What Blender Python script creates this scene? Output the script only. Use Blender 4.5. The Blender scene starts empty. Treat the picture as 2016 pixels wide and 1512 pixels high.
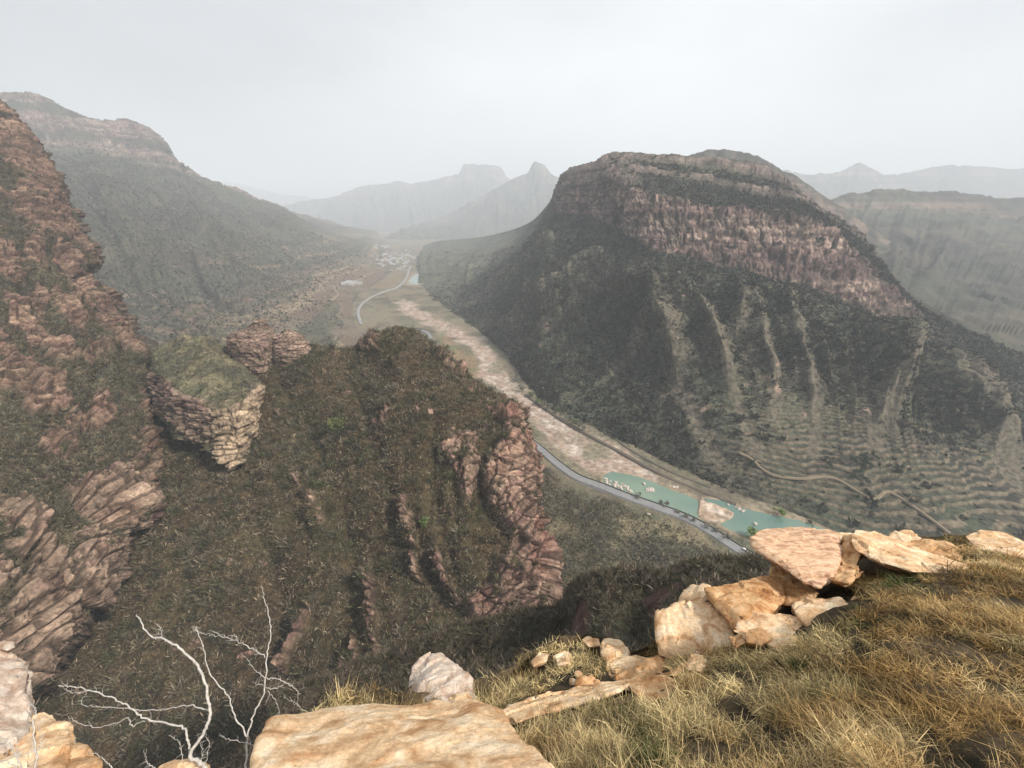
import bpy, bmesh, math, random, time
import numpy as np
from mathutils import Vector, Matrix
random.seed(7)
rng = np.random.default_rng(7)
SC = bpy.context.scene
COL = SC.collection
# ------------------------------------------------------------------ camera
H = 230.0                       # camera height above the valley floor
FP = 780.0                      # focal length in pixels of the 2016 px wide photo
CP, SP = math.cos(math.atan(331 / FP)), math.sin(math.atan(331 / FP))
cam_d = bpy.data.cameras.new("camera")
cam = bpy.data.objects.new("camera", cam_d)
COL.objects.link(cam)
cam_d.sensor_width = 36.0
cam_d.lens = 36.0 * FP / 2016.0
cam_d.clip_start = 0.05
cam_d.clip_end = 40000
cam.location = (0, 0, H)
cam.rotation_euler = (math.pi / 2 - math.atan(331 / FP), 0, 0)
SC.camera = cam
# ------------------------------------------------------------------ world + sun
SUN = Vector((0.80, -0.36, 0.88)).normalized()
w = bpy.data.worlds.new("World")
SC.world = w
w.use_nodes = True
nt = w.node_tree
nt.nodes.clear()
wo = nt.nodes.new("ShaderNodeOutputWorld")
bg = nt.nodes.new("ShaderNodeBackground")
sky = nt.nodes.new("ShaderNodeTexSky")
sky.sky_type = 'NISHITA'
sky.sun_disc = False
sky.sun_elevation = math.asin(SUN.z)
sky.sun_rotation = math.atan2(SUN.x, SUN.y)
sky.dust_density = 6
sky.air_density = 1.5
tc = nt.nodes.new("ShaderNodeTexCoord")
mp = nt.nodes.new("ShaderNodeMapping")
mp.inputs['Scale'].default_value = (1.0, 1.0, 2.6)
nz = nt.nodes.new("ShaderNodeTexNoise")
nz.inputs['Scale'].default_value = 1.2
nz.inputs['Detail'].default_value = 5
nz.inputs['Roughness'].default_value = 0.45
cr = nt.nodes.new("ShaderNodeValToRGB")
cr.color_ramp.elements[0].position = 0.32
cr.color_ramp.elements[0].color = (6.2, 6.5, 6.8, 1)
cr.color_ramp.elements[1].position = 0.68
cr.color_ramp.elements[1].color = (10.8, 10.8, 10.9, 1)
mx = nt.nodes.new("ShaderNodeMix")
mx.data_type = 'RGBA'
mx.inputs[0].default_value = 0.88
nt.links.new(tc.outputs['Generated'], mp.inputs[0])
nt.links.new(mp.outputs[0], nz.inputs['Vector'])
nt.links.new(nz.outputs[0], cr.inputs[0])
nt.links.new(sky.outputs[0], mx.inputs[6])
nt.links.new(cr.outputs[0], mx.inputs[7])
dp = nt.nodes.new("ShaderNodeVectorMath"); dp.operation = 'DOT_PRODUCT'
dp.inputs[1].default_value = Vector((0.62, 0.45, 0.62)).normalized()
nt.links.new(tc.outputs['Generated'], dp.inputs[0])
mr = nt.nodes.new("ShaderNodeMapRange"); mr.inputs[1].default_value = -.2; mr.inputs[2].default_value = 1.0
mr.inputs[3].default_value = .80; mr.inputs[4].default_value = 1.28
nt.links.new(dp.outputs['Value'], mr.inputs[0])
ml = nt.nodes.new("ShaderNodeVectorMath"); ml.operation = 'SCALE'
nt.links.new(mx.outputs[2], ml.inputs[0]); nt.links.new(mr.outputs[0], ml.inputs['Scale'])
nt.links.new(ml.outputs[0], bg.inputs[0])
bg.inputs[1].default_value = 0.080
nt.links.new(bg.outputs[0], wo.inputs[0])
sd = bpy.data.lights.new("sun", 'SUN')
sd.energy = 5.0
sd.angle = math.radians(5)
sd.color = (1.0, 0.93, 0.84)
so = bpy.data.objects.new("sun", sd)
COL.objects.link(so)
so.rotation_euler = SUN.to_track_quat('Z', 'Y').to_euler()
SC.view_settings.view_transform = 'Standard'
SC.view_settings.look = 'None'
SC.view_settings.gamma = 1
SC.view_settings.exposure = 0.25
SC.render.engine = 'CYCLES'
SC.cycles.use_denoising = True
SC.cycles.max_bounces = 6
SC.cycles.diffuse_bounces = 3
SC.cycles.volume_bounces = 2
SC.cycles.use_adaptive_sampling = True
HAZE_DENSITY = 0.00018

# ------------------------------------------------------------------ numeric helpers
def P(px, py, d):               # point at a depth along the view axis
    u, v = (px - 1008) / FP, (756 - py) / FP
    return np.array([u * d, d * (CP + v * SP), H + d * (-SP + v * CP)])
def Z(px, py, z=0.0):           # point where the sight line meets height z
    v = (756 - py) / FP
    return P(px, py, (H - z) / (SP - v * CP))
def project(V):
    x, y, z = V[..., 0], V[..., 1], V[..., 2] - H
    d = y * CP - z * SP
    d = np.where(d < 1e-3, 1e-3, d)
    v = (y * SP + z * CP) / d
    return 1008 + FP * x / d, 756 - FP * v, d
def _h(i, j, k, s):
    n = i * np.uint32(374761393) + j * np.uint32(668265263) + k * np.uint32(1274126177) + np.uint32((s * 974634777) & 0xffffffff)
    n = (n ^ (n >> np.uint32(13))) * np.uint32(1274126177)
    n = (n ^ (n >> np.uint32(16))) * np.uint32(2246822519)
    return ((n >> np.uint32(8)) & np.uint32(0xffffff)).astype(np.float32) * np.float32(1 / 16777216.0)
def _u(x): return x.astype(np.int64).astype(np.uint32)
def vnoise(X, Y, Zz, s=0):
    xi, yi, zi = np.floor(X), np.floor(Y), np.floor(Zz)
    fx, fy, fz = (X - xi).astype(np.float32), (Y - yi).astype(np.float32), (Zz - zi).astype(np.float32)
    fx = fx * fx * (3 - 2 * fx); fy = fy * fy * (3 - 2 * fy); fz = fz * fz * (3 - 2 * fz)
    xi, yi, zi = _u(xi), _u(yi), _u(zi)
    o = np.uint32(1); r = []
    for c in (0, 1):
        zc = zi + o if c else zi
        a = _h(xi, yi, zc, s); b = _h(xi + o, yi, zc, s); p = _h(xi, yi + o, zc, s); q = _h(xi + o, yi + o, zc, s)
        a = a + (b - a) * fx; p = p + (q - p) * fx
        r.append(a + (p - a) * fy)
    return r[0] + (r[1] - r[0]) * fz
def blocks(V, sx, sz, s=0, warp=.35, tilt=.6, joint=False):
    """stepped, jointed blocks: value -1..1, constant-ish inside each bedded block"""
    W = vnoise(V[..., 0] / sx / 2, V[..., 1] / sx / 2, V[..., 2] / sx / 2, s + 1) * warp * 4
    W2 = vnoise(V[..., 0] / sx, V[..., 1] / sx, V[..., 2] / sz / 2, s + 2) * warp
    zz = V[..., 2] / sz + W + W2; k = np.floor(zz); kf = zz - k
    ku = _u(k); z0 = np.zeros_like(ku)
    ox = _h(ku, z0, z0, s + 3) * 7; oy = _h(ku, z0, z0, s + 4) * 7
    xx = V[..., 0] / sx + ox + W2 * 1.5; yy = V[..., 1] / sx + oy - W2 * 1.5
    xi, yi = np.floor(xx), np.floor(yy)
    a = _h(_u(xi), _u(yi), ku, s + 5); b = _h(_u(xi), _u(yi), ku, s + 6); c = _h(_u(xi), _u(yi), ku, s + 7)
    v = (a * 2 - 1) + ((xx - xi - .5) * (b - .5) + (yy - yi - .5) * (c - .5)) * tilt * 2 + (kf - .5) * .4
    if not joint: return v
    fx, fy = xx - xi, yy - yi
    e = np.minimum(np.minimum(fx, 1 - fx), np.minimum(fy, 1 - fy)); ez = np.minimum(kf, 1 - kf)
    return v, np.maximum(sstep(.10, .02, e), sstep(.16, .03, ez)), b
def fbm(V, sc, oct=4, s=0, zs=1.0, rough=0.5):
    r, a, t, f = 0, 1.0, 0, 1.0
    for o in range(oct):
        r = r + a * vnoise(V[..., 0] / sc * f + 3.7 * o, V[..., 1] / sc * f + 9.1 * o, V[..., 2] / sc * f * zs + 5.3 * o, s + o)
        t += a; a *= rough; f *= 2.03
    return r / t * 2 - 1
def ridged(V, sc, oct=4, s=0, zs=1.0):
    r, a, t, f = 0, 1.0, 0, 1.0
    for o in range(oct):
        n = vnoise(V[..., 0] / sc * f, V[..., 1] / sc * f, V[..., 2] / sc * f * zs, s + o)
        r = r + a * (1 - np.abs(2 * n - 1)); t += a; a *= 0.5; f *= 2.07
    return r / t
def gully(tuu, tvv, fu, fv, s, oct=4):
    G = np.stack([tuu * fu, tvv * fv, tuu * 0], -1).astype(float)
    G[..., 0] += (vnoise(G[..., 0] * .7, G[..., 1] * 1.3, G[..., 2], s + 50) - .5) * .9
    return ridged(G, 1.0, oct, s) - .5
def sstep(a, b, x):
    t = np.clip((x - a) / (b - a), 0, 1)
    return t * t * (3 - 2 * t)
def dist_line(px, py, pts):
    best = np.full(px.shape, 1e9); tt = np.zeros(px.shape); side = np.zeros(px.shape)
    n = len(pts) - 1
    for i in range(n):
        ax, ay = pts[i][0], pts[i][1]; bx, by = pts[i + 1][0], pts[i + 1][1]
        dx, dy = bx - ax, by - ay
        L = dx * dx + dy * dy + 1e-9
        t = np.clip(((px - ax) * dx + (py - ay) * dy) / L, 0, 1)
        d = np.hypot(px - ax - t * dx, py - ay - t * dy)
        m = d < best
        best = np.where(m, d, best); tt = np.where(m, (i + t) / n, tt)
        side = np.where(m, np.sign(dx * (py - ay) - dy * (px - ax)), side)
    return best, tt, side
def inpoly(px, py, poly):       # signed distance, positive inside
    ins = np.zeros(px.shape, bool)
    n = len(poly)
    for i in range(n):
        x1, y1 = poly[i]; x2, y2 = poly[(i + 1) % n]
        if y1 == y2: continue
        c = ((y1 > py) != (y2 > py)) & (px < (x2 - x1) * (py - y1) / (y2 - y1) + x1)
        ins ^= c
    d, _, _ = dist_line(px, py, list(poly) + [poly[0]])
    return np.where(ins, d, -d)
def strata(z, s=0):             # stepped beds: 0..1 as a function of height
    a = vnoise(z / 9.0, z * 0, z * 0, s); b = vnoise(z / 3.1, z * 0 + 4, z * 0, s + 1); c = vnoise(z / 1.2, z * 0 + 8, z * 0, s + 2)
    return sstep(.35, .65, a) * .5 + sstep(.35, .65, b) * .3 + sstep(.3, .7, c) * .2
def lerp(a, b, t):
    a, b = np.asarray(a, float), np.asarray(b, float)
    t = np.asarray(t)[..., None]
    return a * (1 - t) + b * t

# ------------------------------------------------------------------ mesh helpers
def set_props(o, label=None, cat=None, group=None, kind=None):
    if label: o["label"] = label
    if cat: o["category"] = cat
    if group: o["group"] = group
    if kind: o["kind"] = kind
    return o
def mesh_np(name, V, F, col=None, mat=None, smooth=True, parent=None):
    V = np.ascontiguousarray(V.reshape(-1, 3), dtype=np.float32)
    F = np.ascontiguousarray(F, dtype=np.int32)
    me = bpy.data.meshes.new(name)
    me.vertices.add(len(V)); me.vertices.foreach_set('co', V.ravel())
    k = F.shape[1]
    me.loops.add(F.size); me.loops.foreach_set('vertex_index', F.ravel())
    me.polygons.add(len(F))
    me.polygons.foreach_set('loop_start', np.arange(len(F), dtype=np.int32) * k)
    me.polygons.foreach_set('loop_total', np.full(len(F), k, dtype=np.int32))
    me.polygons.foreach_set('use_smooth', np.full(len(F), smooth, dtype=bool))
    me.update(calc_edges=True)
    if col is not None:
        c = np.ones((len(V), 4), np.float32); c[:, :3] = col.reshape(-1, 3)
        a = me.color_attributes.new('Col', 'FLOAT_COLOR', 'POINT')
        a.data.foreach_set('color', c.ravel())
    if mat: me.materials.append(mat)
    o = bpy.data.objects.new(name, me)
    COL.objects.link(o)
    if parent: o.parent = parent
    return o
def grid_faces(nu, nv, flip=False):
    i = np.arange(nu - 1)[:, None]; j = np.arange(nv - 1)[None, :]
    a = i * nv + j
    F = np.stack([a, a + 1, a + nv + 1, a + nv], -1).reshape(-1, 4)
    return F[:, ::-1] if flip else F
def cr_interp(A, t):            # Catmull-Rom along axis 0 at parameters t
    n = len(A); i = np.clip(np.floor(t).astype(int), 0, n - 2); f = (t - i)
    f = f.reshape((-1,) + (1,) * (A.ndim - 1))
    p1, p2 = A[i], A[i + 1]; p0 = A[np.clip(i - 1, 0, n - 1)]; p3 = A[np.clip(i + 2, 0, n - 1)]
    p0 = np.where((i == 0).reshape(f.shape), 2 * p1 - p2, p0); p3 = np.where((i == n - 2).reshape(f.shape), 2 * p2 - p1, p3)
    return .5 * (2 * p1 + (p2 - p0) * f + (2 * p0 - 5 * p1 + 4 * p2 - p3) * f * f + (3 * p1 - p0 - 3 * p2 + p3) * f ** 3)
def params(A, step, cap=400):
    n = A.shape[0]; X, Y, _ = project(A)
    out = []
    for i in range(n - 1):
        L = np.median(np.hypot(np.diff(X[i:i + 2], axis=0), np.diff(Y[i:i + 2], axis=0)))
        k = int(np.clip(L / step, 3, cap))
        out.append(i + np.arange(k) / k)
    return np.concatenate(out + [np.array([n - 1.0])])
def loft(cols, step=2.0, back=(60, 40), back2=None, soft=.6):
    """cols: list (u) of lists (v, crest first) of world points; adds a rear slope behind the crest"""
    A = np.array([[np.asarray(p, float) for p in c] for c in cols])
    if back:
        cr_ = A[:, 0]
        dirh = cr_[:, :2] / np.linalg.norm(cr_[:, :2], axis=1)[:, None]
        def off(d, dz):
            q = cr_.copy(); q[:, :2] += dirh * d; q[:, 2] -= dz; return q
        b1 = off(back[0] * .25, back[1] * .06); b2 = off(back[0], back[1])
        A = np.concatenate([b2[:, None], b1[:, None], A], 1)
    tu = params(A, step); B = cr_interp(A, tu)
    Bt = B.transpose(1, 0, 2)
    tv = params(Bt, step, 300)
    L1 = cr_interp(Bt, tv)
    i = np.clip(np.floor(tv).astype(int), 0, len(Bt) - 2); f = (tv - i)[:, None, None]
    L2 = Bt[i] * (1 - f) + Bt[i + 1] * f
    V = (L1 * soft + L2 * (1 - soft)).transpose(1, 0, 2)
    return V, tu, tv
def normals(V):
    du = np.gradient(V, axis=0); dv = np.gradient(V, axis=1)
    n = np.cross(du, dv); n /= np.linalg.norm(n, axis=-1)[..., None] + 1e-9
    s = np.sign(np.mean(n[..., 2] - .5 * n[..., 1]))
    return n * (s if s else 1)

# ------------------------------------------------------------------ materials
def new_mat(name):
    m = bpy.data.materials.new(name); m.use_nodes = True
    n = m.node_tree; b = n.nodes['Principled BSDF']
    b.inputs['Roughness'].default_value = 0.95
    b.inputs['Specular IOR Level'].default_value = 0.15
    return m, n, b
def vmat(name, fine=1.0, lo=.55, hi=1.5, bump=.5, bumpd=.5, rough=.95, fine2=None, spec=.15):
    """vertex colour varied by procedural noise of feature size `fine` metres"""
    m, n, b = new_mat(name)
    N, L = n.nodes, n.links
    at = N.new('ShaderNodeAttribute'); at.attribute_name = 'Col'
    g = N.new('ShaderNodeNewGeometry')
    nz = N.new('ShaderNodeTexNoise'); nz.inputs['Scale'].default_value = 1 / fine
    nz.inputs['Detail'].default_value = 5; nz.inputs['Roughness'].default_value = .65
    L.new(g.outputs['Position'], nz.inputs['Vector'])
    r = N.new('ShaderNodeMapRange'); r.inputs[1].default_value = .34; r.inputs[2].default_value = .66
    r.inputs[3].default_value = lo; r.inputs[4].default_value = hi
    L.new(nz.outputs[0], r.inputs[0])
    mu = N.new('ShaderNodeVectorMath'); mu.operation = 'SCALE'
    L.new(at.outputs['Color'], mu.inputs[0]); L.new(r.outputs[0], mu.inputs['Scale'])
    L.new(mu.outputs[0], b.inputs['Base Color'])
    b.inputs['Roughness'].default_value = rough
    b.inputs['Specular IOR Level'].default_value = spec
    if bump:
        bp = N.new('ShaderNodeBump'); bp.inputs['Strength'].default_value = bump; bp.inputs['Distance'].default_value = bumpd
        src = nz
        if fine2:
            src = N.new('ShaderNodeTexNoise'); src.inputs['Scale'].default_value = 1 / fine2
            src.inputs['Detail'].default_value = 6; src.inputs['Roughness'].default_value = .6
            L.new(g.outputs['Position'], src.inputs['Vector'])
        L.new(src.outputs[0], bp.inputs['Height']); L.new(bp.outputs[0], b.inputs['Normal'])
    return m
def plain(name, c, rough=.9, noise=None, spec=.2):
    m, n, b = new_mat(name); b.inputs['Roughness'].default_value = rough; b.inputs['Specular IOR Level'].default_value = spec
    g = n.nodes.new('ShaderNodeNewGeometry')
    nz = n.nodes.new('ShaderNodeTexNoise'); nz.inputs['Scale'].default_value = 1 / (noise or 1.0); nz.inputs['Detail'].default_value = 4
    n.links.new(g.outputs['Position'], nz.inputs['Vector'])
    mr = n.nodes.new('ShaderNodeMapRange'); mr.inputs[1].default_value = .3; mr.inputs[2].default_value = .7
    mr.inputs[3].default_value = .75; mr.inputs[4].default_value = 1.25
    n.links.new(nz.outputs[0], mr.inputs[0])
    mu = n.nodes.new('ShaderNodeVectorMath'); mu.operation = 'SCALE'; mu.inputs[0].default_value = c
    n.links.new(mr.outputs[0], mu.inputs['Scale']); n.links.new(mu.outputs[0], b.inputs['Base Color'])
    return m
M_FAR = vmat('far_hillside', 60, .75, 1.25, .6, 12, fine2=25)
M_MID = vmat('scrub_hillside', 5.0, .45, 1.6, .7, 2.2, fine2=3.5)
M_NEAR = vmat('cliff_and_scrub', 1.6, .55, 1.45, .8, .8, fine2=1.2)
M_FLOOR = vmat('valley_soil', 5.0, .6, 1.45, .5, .8, fine2=2.5)
M_SCRUB = vmat('scrub_twigs', .8, .7, 1.3, 0)

SCR_D = (.045, .042, .032); SCR_G = (.070, .074, .048); SCR_B = (.115, .092, .062)
PALE = (.20, .165, .10); PINK = (.235, .152, .125); TAN = (.37, .275, .20); GREYR = (.26, .22, .195); RED = (.21, .085, .06)
def rocky(V, s, big=(7, 3.2), small=(2.6, 1.3), a=(2.2, .8)):
    """relief and tone of jointed, bedded rock"""
    v1, j1, t1 = blocks(V, big[0], big[1], s, .5, .6, True)
    v2, j2, t2 = blocks(V, small[0], small[1], s + 30, .5, .6, True)
    br = sstep(-.3, .3, fbm(V, big[0] * 1.5, 2, s + 60))
    h = v1 * a[0] + v2 * a[1] - j1 * a[0] * .55 - j2 * a[1] * .6 * br + fbm(V, small[0], 3, s + 70) * a[1] * .8
    tone = (.72 + .5 * t1) * (.85 + .3 * t2) * (1 - .6 * j1) * (1 - .4 * j2 * br)
    return h, tone
def scrub_col(V, sc=40, s=0, dark=1.0):
    a = fbm(V, sc, 3, s); b = fbm(V, sc * .25, 3, s + 9); 
    c = lerp(SCR_D, SCR_G, sstep(-.3, .4, a)); c = c * 1.0
    t = sstep(-.1, .5, b)[..., None]
    c = c * (1 - t * .6) + np.array(SCR_B) * t * .6
    return c * dark
def rock_col(V, sc=1.0, s=50, tan=.4):
    z = V[..., 2] + fbm(V, 14 * sc, 2, s + 3) * 2.5 * sc
    a = vnoise(z / (2.2 * sc), z * 0, z * 0, s); b = vnoise(z / (6 * sc), z * 0, z * 0 + 3, s); m = fbm(V, 9 * sc, 4, s + 5)
    c = lerp(PINK, TAN, np.clip(sstep(.3, .75, a) * .6 + tan - .3 + m * .6, 0, 1))
    c = c * (1 - .45 * sstep(.1, .6, fbm(V, 5 * sc, 3, s + 7)))[..., None]
    c = c * (.75 + .5 * b)[..., None]
    return c

# ------------------------------------------------------------------ scrub scatter (uncountable)
def scatter(name, V, mask, n, size, k, cols, label, wide=.12, up=.55, mat=None, smin=.45):
    c00, c11, c10, c01 = V[:-1, :-1], V[1:, 1:], V[1:, :-1], V[:-1, 1:]
    ar = np.linalg.norm(np.cross(c11 - c00, c01 - c10), axis=-1) * .5
    X, Y, D = project(c00)
    vis = (X > -120) & (X < 2140) & (Y > -50) & (Y < 1640)
    wgt = (ar * mask[:-1, :-1] * vis).ravel()
    if wgt.sum() <= 0: return None
    cum = np.cumsum(wgt); cum /= cum[-1]
    idx = np.searchsorted(cum, rng.random(n)); idx = np.minimum(idx, len(wgt) - 1)
    i, j = np.divmod(idx, V.shape[1] - 1)
    a, b = rng.random((n, 1)), rng.random((n, 1))
    p = c00[i, j] * (1 - a) * (1 - b) + c10[i, j] * a * (1 - b) + c01[i, j] * (1 - a) * b + c11[i, j] * a * b
    r = size * (smin + (1.5 - smin) * rng.random(n) ** 1.6)
    d = rng.normal(size=(n, k, 3)); d[..., 2] = np.abs(d[..., 2]) * 1.0 + up * .4
    d /= np.linalg.norm(d, axis=-1)[..., None]
    ln = r[:, None, None] * (.5 + .6 * rng.random((n, k, 1)))
    base = p[:, None] + rng.normal(size=(n, k, 3)) * (r * .22)[:, None, None]
    base[..., 2] -= (r * .1)[:, None]
    tip = base + d * ln
    sv = np.cross(d, rng.normal(size=(n, k, 3))); sv /= np.linalg.norm(sv, axis=-1)[..., None] + 1e-9
    wd = ln * wide
    midp = base + d * ln * .55
    T = np.stack([base, midp + sv * wd, tip, midp - sv * wd], 2)   # (n,k,4,3) diamond blade
    ci = np.array(cols)
    pick = ci[rng.integers(0, len(ci), n)]
    cc = pick[:, None, :] * (.55 + .9 * rng.random((n, k, 1)))
    C = np.repeat(cc[:, :, None, :], 4, 2)
    F = np.arange(n * k * 4).reshape(-1, 4)
    o = mesh_np(name, T, F, C, mat or M_SCRUB, smooth=False)
    set_props(o, label, 'shrubs', None, 'stuff')
    return o

# ================================================================== LAND
def finish(name, V, C, mat, kind='structure'):
    n = V.shape
    o = mesh_np(name, V, grid_faces(n[0], n[1]), C, mat)
    set_props(o, kind=kind)
    return o
RIVERBED = [(795, 590), (812, 596), (850, 625), (905, 650), (960, 672), (985, 720), (1030, 765), (1090, 815), (1160, 850), (1230, 885), (1300, 935), (1290, 955), (1240, 940), (1200, 932), (1170, 930), (1130, 905), (1080, 865), (1040, 815), (975, 765), (935, 740), (945, 710), (915, 675), (860, 655), (800, 618), (775, 600)]
POND = [(1188, 938), (1205, 932), (1235, 937), (1262, 944), (1290, 954), (1322, 966), (1350, 974), (1370, 984), (1381, 996), (1383, 1008), (1376, 1016), (1345, 1008), (1310, 996), (1270, 981), (1235, 966), (1205, 955), (1190, 947)]
POND2 = [(1386, 982), (1420, 986), (1450, 997), (1490, 1008), (1530, 1016), (1570, 1024), (1610, 1038), (1660, 1055), (1720, 1085), (1700, 1110), (1600, 1090), (1540, 1075), (1480, 1056), (1440, 1042), (1418, 1030), (1440, 1018), (1446, 1008), (1420, 997), (1398, 990)]
SPIT = [(1378, 985), (1400, 990), (1430, 1000), (1446, 1010), (1440, 1020), (1418, 1030), (1385, 1025), (1372, 1010)]
LAKE = [(806, 555), (813, 545), (822, 540), (838, 541), (832, 549), (826, 556), (816, 558)]
ROAD_N = [(1000, 832), (1020, 850), (1060, 880), (1095, 910), (1135, 938), (1180, 955), (1230, 975), (1290, 996), (1350, 1018), (1400, 1045), (1450, 1078), (1500, 1105), (1560, 1140), (1640, 1190)]
ROAD_F = [(845, 690), (848, 668), (842, 655), (828, 650)]
ROAD_FF = [(712, 640), (705, 615), (713, 598), (735, 582), (760, 572), (780, 566), (795, 555), (802, 543), (806, 530), (808, 520)]

# ---- valley floor
gx = np.concatenate([np.linspace(-9000, 400, 60)[:-1], np.linspace(400, 2100, 760), np.linspace(2100, 12000, 60)[1:]])
gyv = np.concatenate([[427.6, 428.3, 429.5, 431, 433, 436], np.linspace(440, 1200, 560), np.linspace(1210, 2400, 60)])
GX, GY = np.meshgrid(gx, gyv, indexing='ij')
vv = (756 - GY) / FP; dd = H / (SP - vv * CP); uu = (GX - 1008) / FP
V = np.stack([uu * dd, dd * (CP + vv * SP), np.zeros_like(dd)], -1)
R_ = np.hypot(V[..., 0], V[..., 1]); k_ = np.minimum(1, 15000 / R_); V[..., :2] *= k_[..., None]
nb = fbm(V, 30, 4, 3); nf = fbm(V, 7, 3, 5)
sdr = inpoly(GX, GY, RIVERBED); sds = inpoly(GX, GY, SPIT)
dro, _, _ = dist_line(GX, GY, ROAD_N)
wat = np.maximum(np.maximum(inpoly(GX, GY, POND), inpoly(GX, GY, POND2)), inpoly(GX, GY, LAKE))
bed = sstep(-6, 6, sdr + nb * 10)
V[..., 2] = nb * 1.2 + nf * .5 - bed * 1.0
wj = wat + nf * 3 + nb * 2; wm = sstep(-3.5, 2.5, wj); V[..., 2] = V[..., 2] * (1 - wm) - 1.3 * wm; sm_ = sstep(-2, 2, sds + nf * 2); V[..., 2] = V[..., 2] * (1 - sm_) + (.7 + nf * .5) * sm_
C = lerp(scrub_col(V, 50, 2) * 1.25, (.22, .185, .13), (.2 + .5 * sstep(-.3, .3, nb))[..., None][..., 0])
fields = sstep(.0, .35, fbm(V, 120, 2, 33)) * sstep(1100, 1500, V[..., 1])
stripe = vnoise(V[..., 0] / 60 + V[..., 1] / 14, V[..., 1] * 0, V[..., 1] * 0, 4)
C = C * (1 - fields[..., None] * .7) + lerp((.20, .12, .08), (.17, .145, .075), stripe) * fields[..., None] * .7
bedc = lerp((.30, .225, .175), (.44, .375, .315), sstep(-.1, .5, fbm(V, 9, 4, 8)))
bedc = lerp(bedc, (.16, .15, .10), sstep(.0, .55, fbm(V, 30, 4, 18)) * .8)
C = C * (1 - bed[..., None]) + bedc * bed[..., None]
sp = sstep(-3, 3, sds)[..., None]
C = C * (1 - sp) + lerp((.30, .22, .16), (.48, .40, .33), sstep(-.2, .4, nf)) * sp
shore = sstep(12, 0, np.abs(wat))[..., None] * .6
C = C * (1 - shore) + np.array((.34, .26, .18)) * shore
bench = [(905, 690), (935, 700), (945, 735), (930, 750), (900, 715), (868, 690), (862, 665), (880, 660)]
bs = sstep(-6, 6, inpoly(GX, GY, bench))[..., None]
C = C * (1 - bs * .7) + lerp((.13, .14, .06), (.24, .16, .09), sstep(-.2, .2, fbm(V, 25, 2, 77))) * bs * .7
ground = finish('ground', V, C, M_FLOOR)
GROUND = (V, bed, wat)

# ---- water
M_WATER, n_, b_ = new_mat('green_water')
b_.inputs['Roughness'].default_value = .12; b_.inputs['Specular IOR Level'].default_value = .5
g_ = n_.nodes.new('ShaderNodeNewGeometry'); z_ = n_.nodes.new('ShaderNodeTexNoise'); z_.inputs['Scale'].default_value = .012; z_.inputs['Detail'].default_value = 3
n_.links.new(g_.outputs['Position'], z_.inputs['Vector'])
r_ = n_.nodes.new('ShaderNodeValToRGB')
r_.color_ramp.elements[0].position = .35; r_.color_ramp.elements[0].color = (.095, .165, .135, 1)
r_.color_ramp.elements[1].position = .65; r_.color_ramp.elements[1].color = (.185, .25, .185, 1)
n_.links.new(z_.outputs[0], r_.inputs[0]); n_.links.new(r_.outputs[0], b_.inputs['Base Color'])
z2 = n_.nodes.new('ShaderNodeTexNoise'); z2.inputs['Scale'].default_value = .9; z2.inputs['Detail'].default_value = 3
n_.links.new(g_.outputs['Position'], z2.inputs['Vector'])
bp_ = n_.nodes.new('ShaderNodeBump'); bp_.inputs['Strength'].default_value = .25; bp_.inputs['Distance'].default_value = .2
n_.links.new(z2.outputs[0], bp_.inputs['Height']); n_.links.new(bp_.outputs[0], b_.inputs['Normal'])
def water(poly, z=-.35, grow=5):
    cx = sum(p[0] for p in poly) / len(poly); cy = sum(p[1] for p in poly) / len(poly)
    q = []
    for i, (x, y) in enumerate(poly):
        ax, ay = poly[i - 1]; bx, by = poly[(i + 1) % len(poly)]
        tx, ty = bx - ax, by - ay; L = math.hypot(tx, ty) + 1e-6
        q.append(Z(x + ty / L * grow, y - tx / L * grow * .7, z))
    bm = bmesh.new(); bm.faces.new([bm.verts.new(tuple(p)) for p in q]); bmesh.ops.triangulate(bm, faces=bm.faces[:])
    me = bpy.data.meshes.new('water'); bm.to_mesh(me); bm.free(); me.materials.append(M_WATER)
    o = bpy.data.objects.new('water', me); COL.objects.link(o); set_props(o, kind='structure')
for pl in (POND, POND2, LAKE): water(pl, grow=5 if pl is not LAKE else 2)

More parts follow.
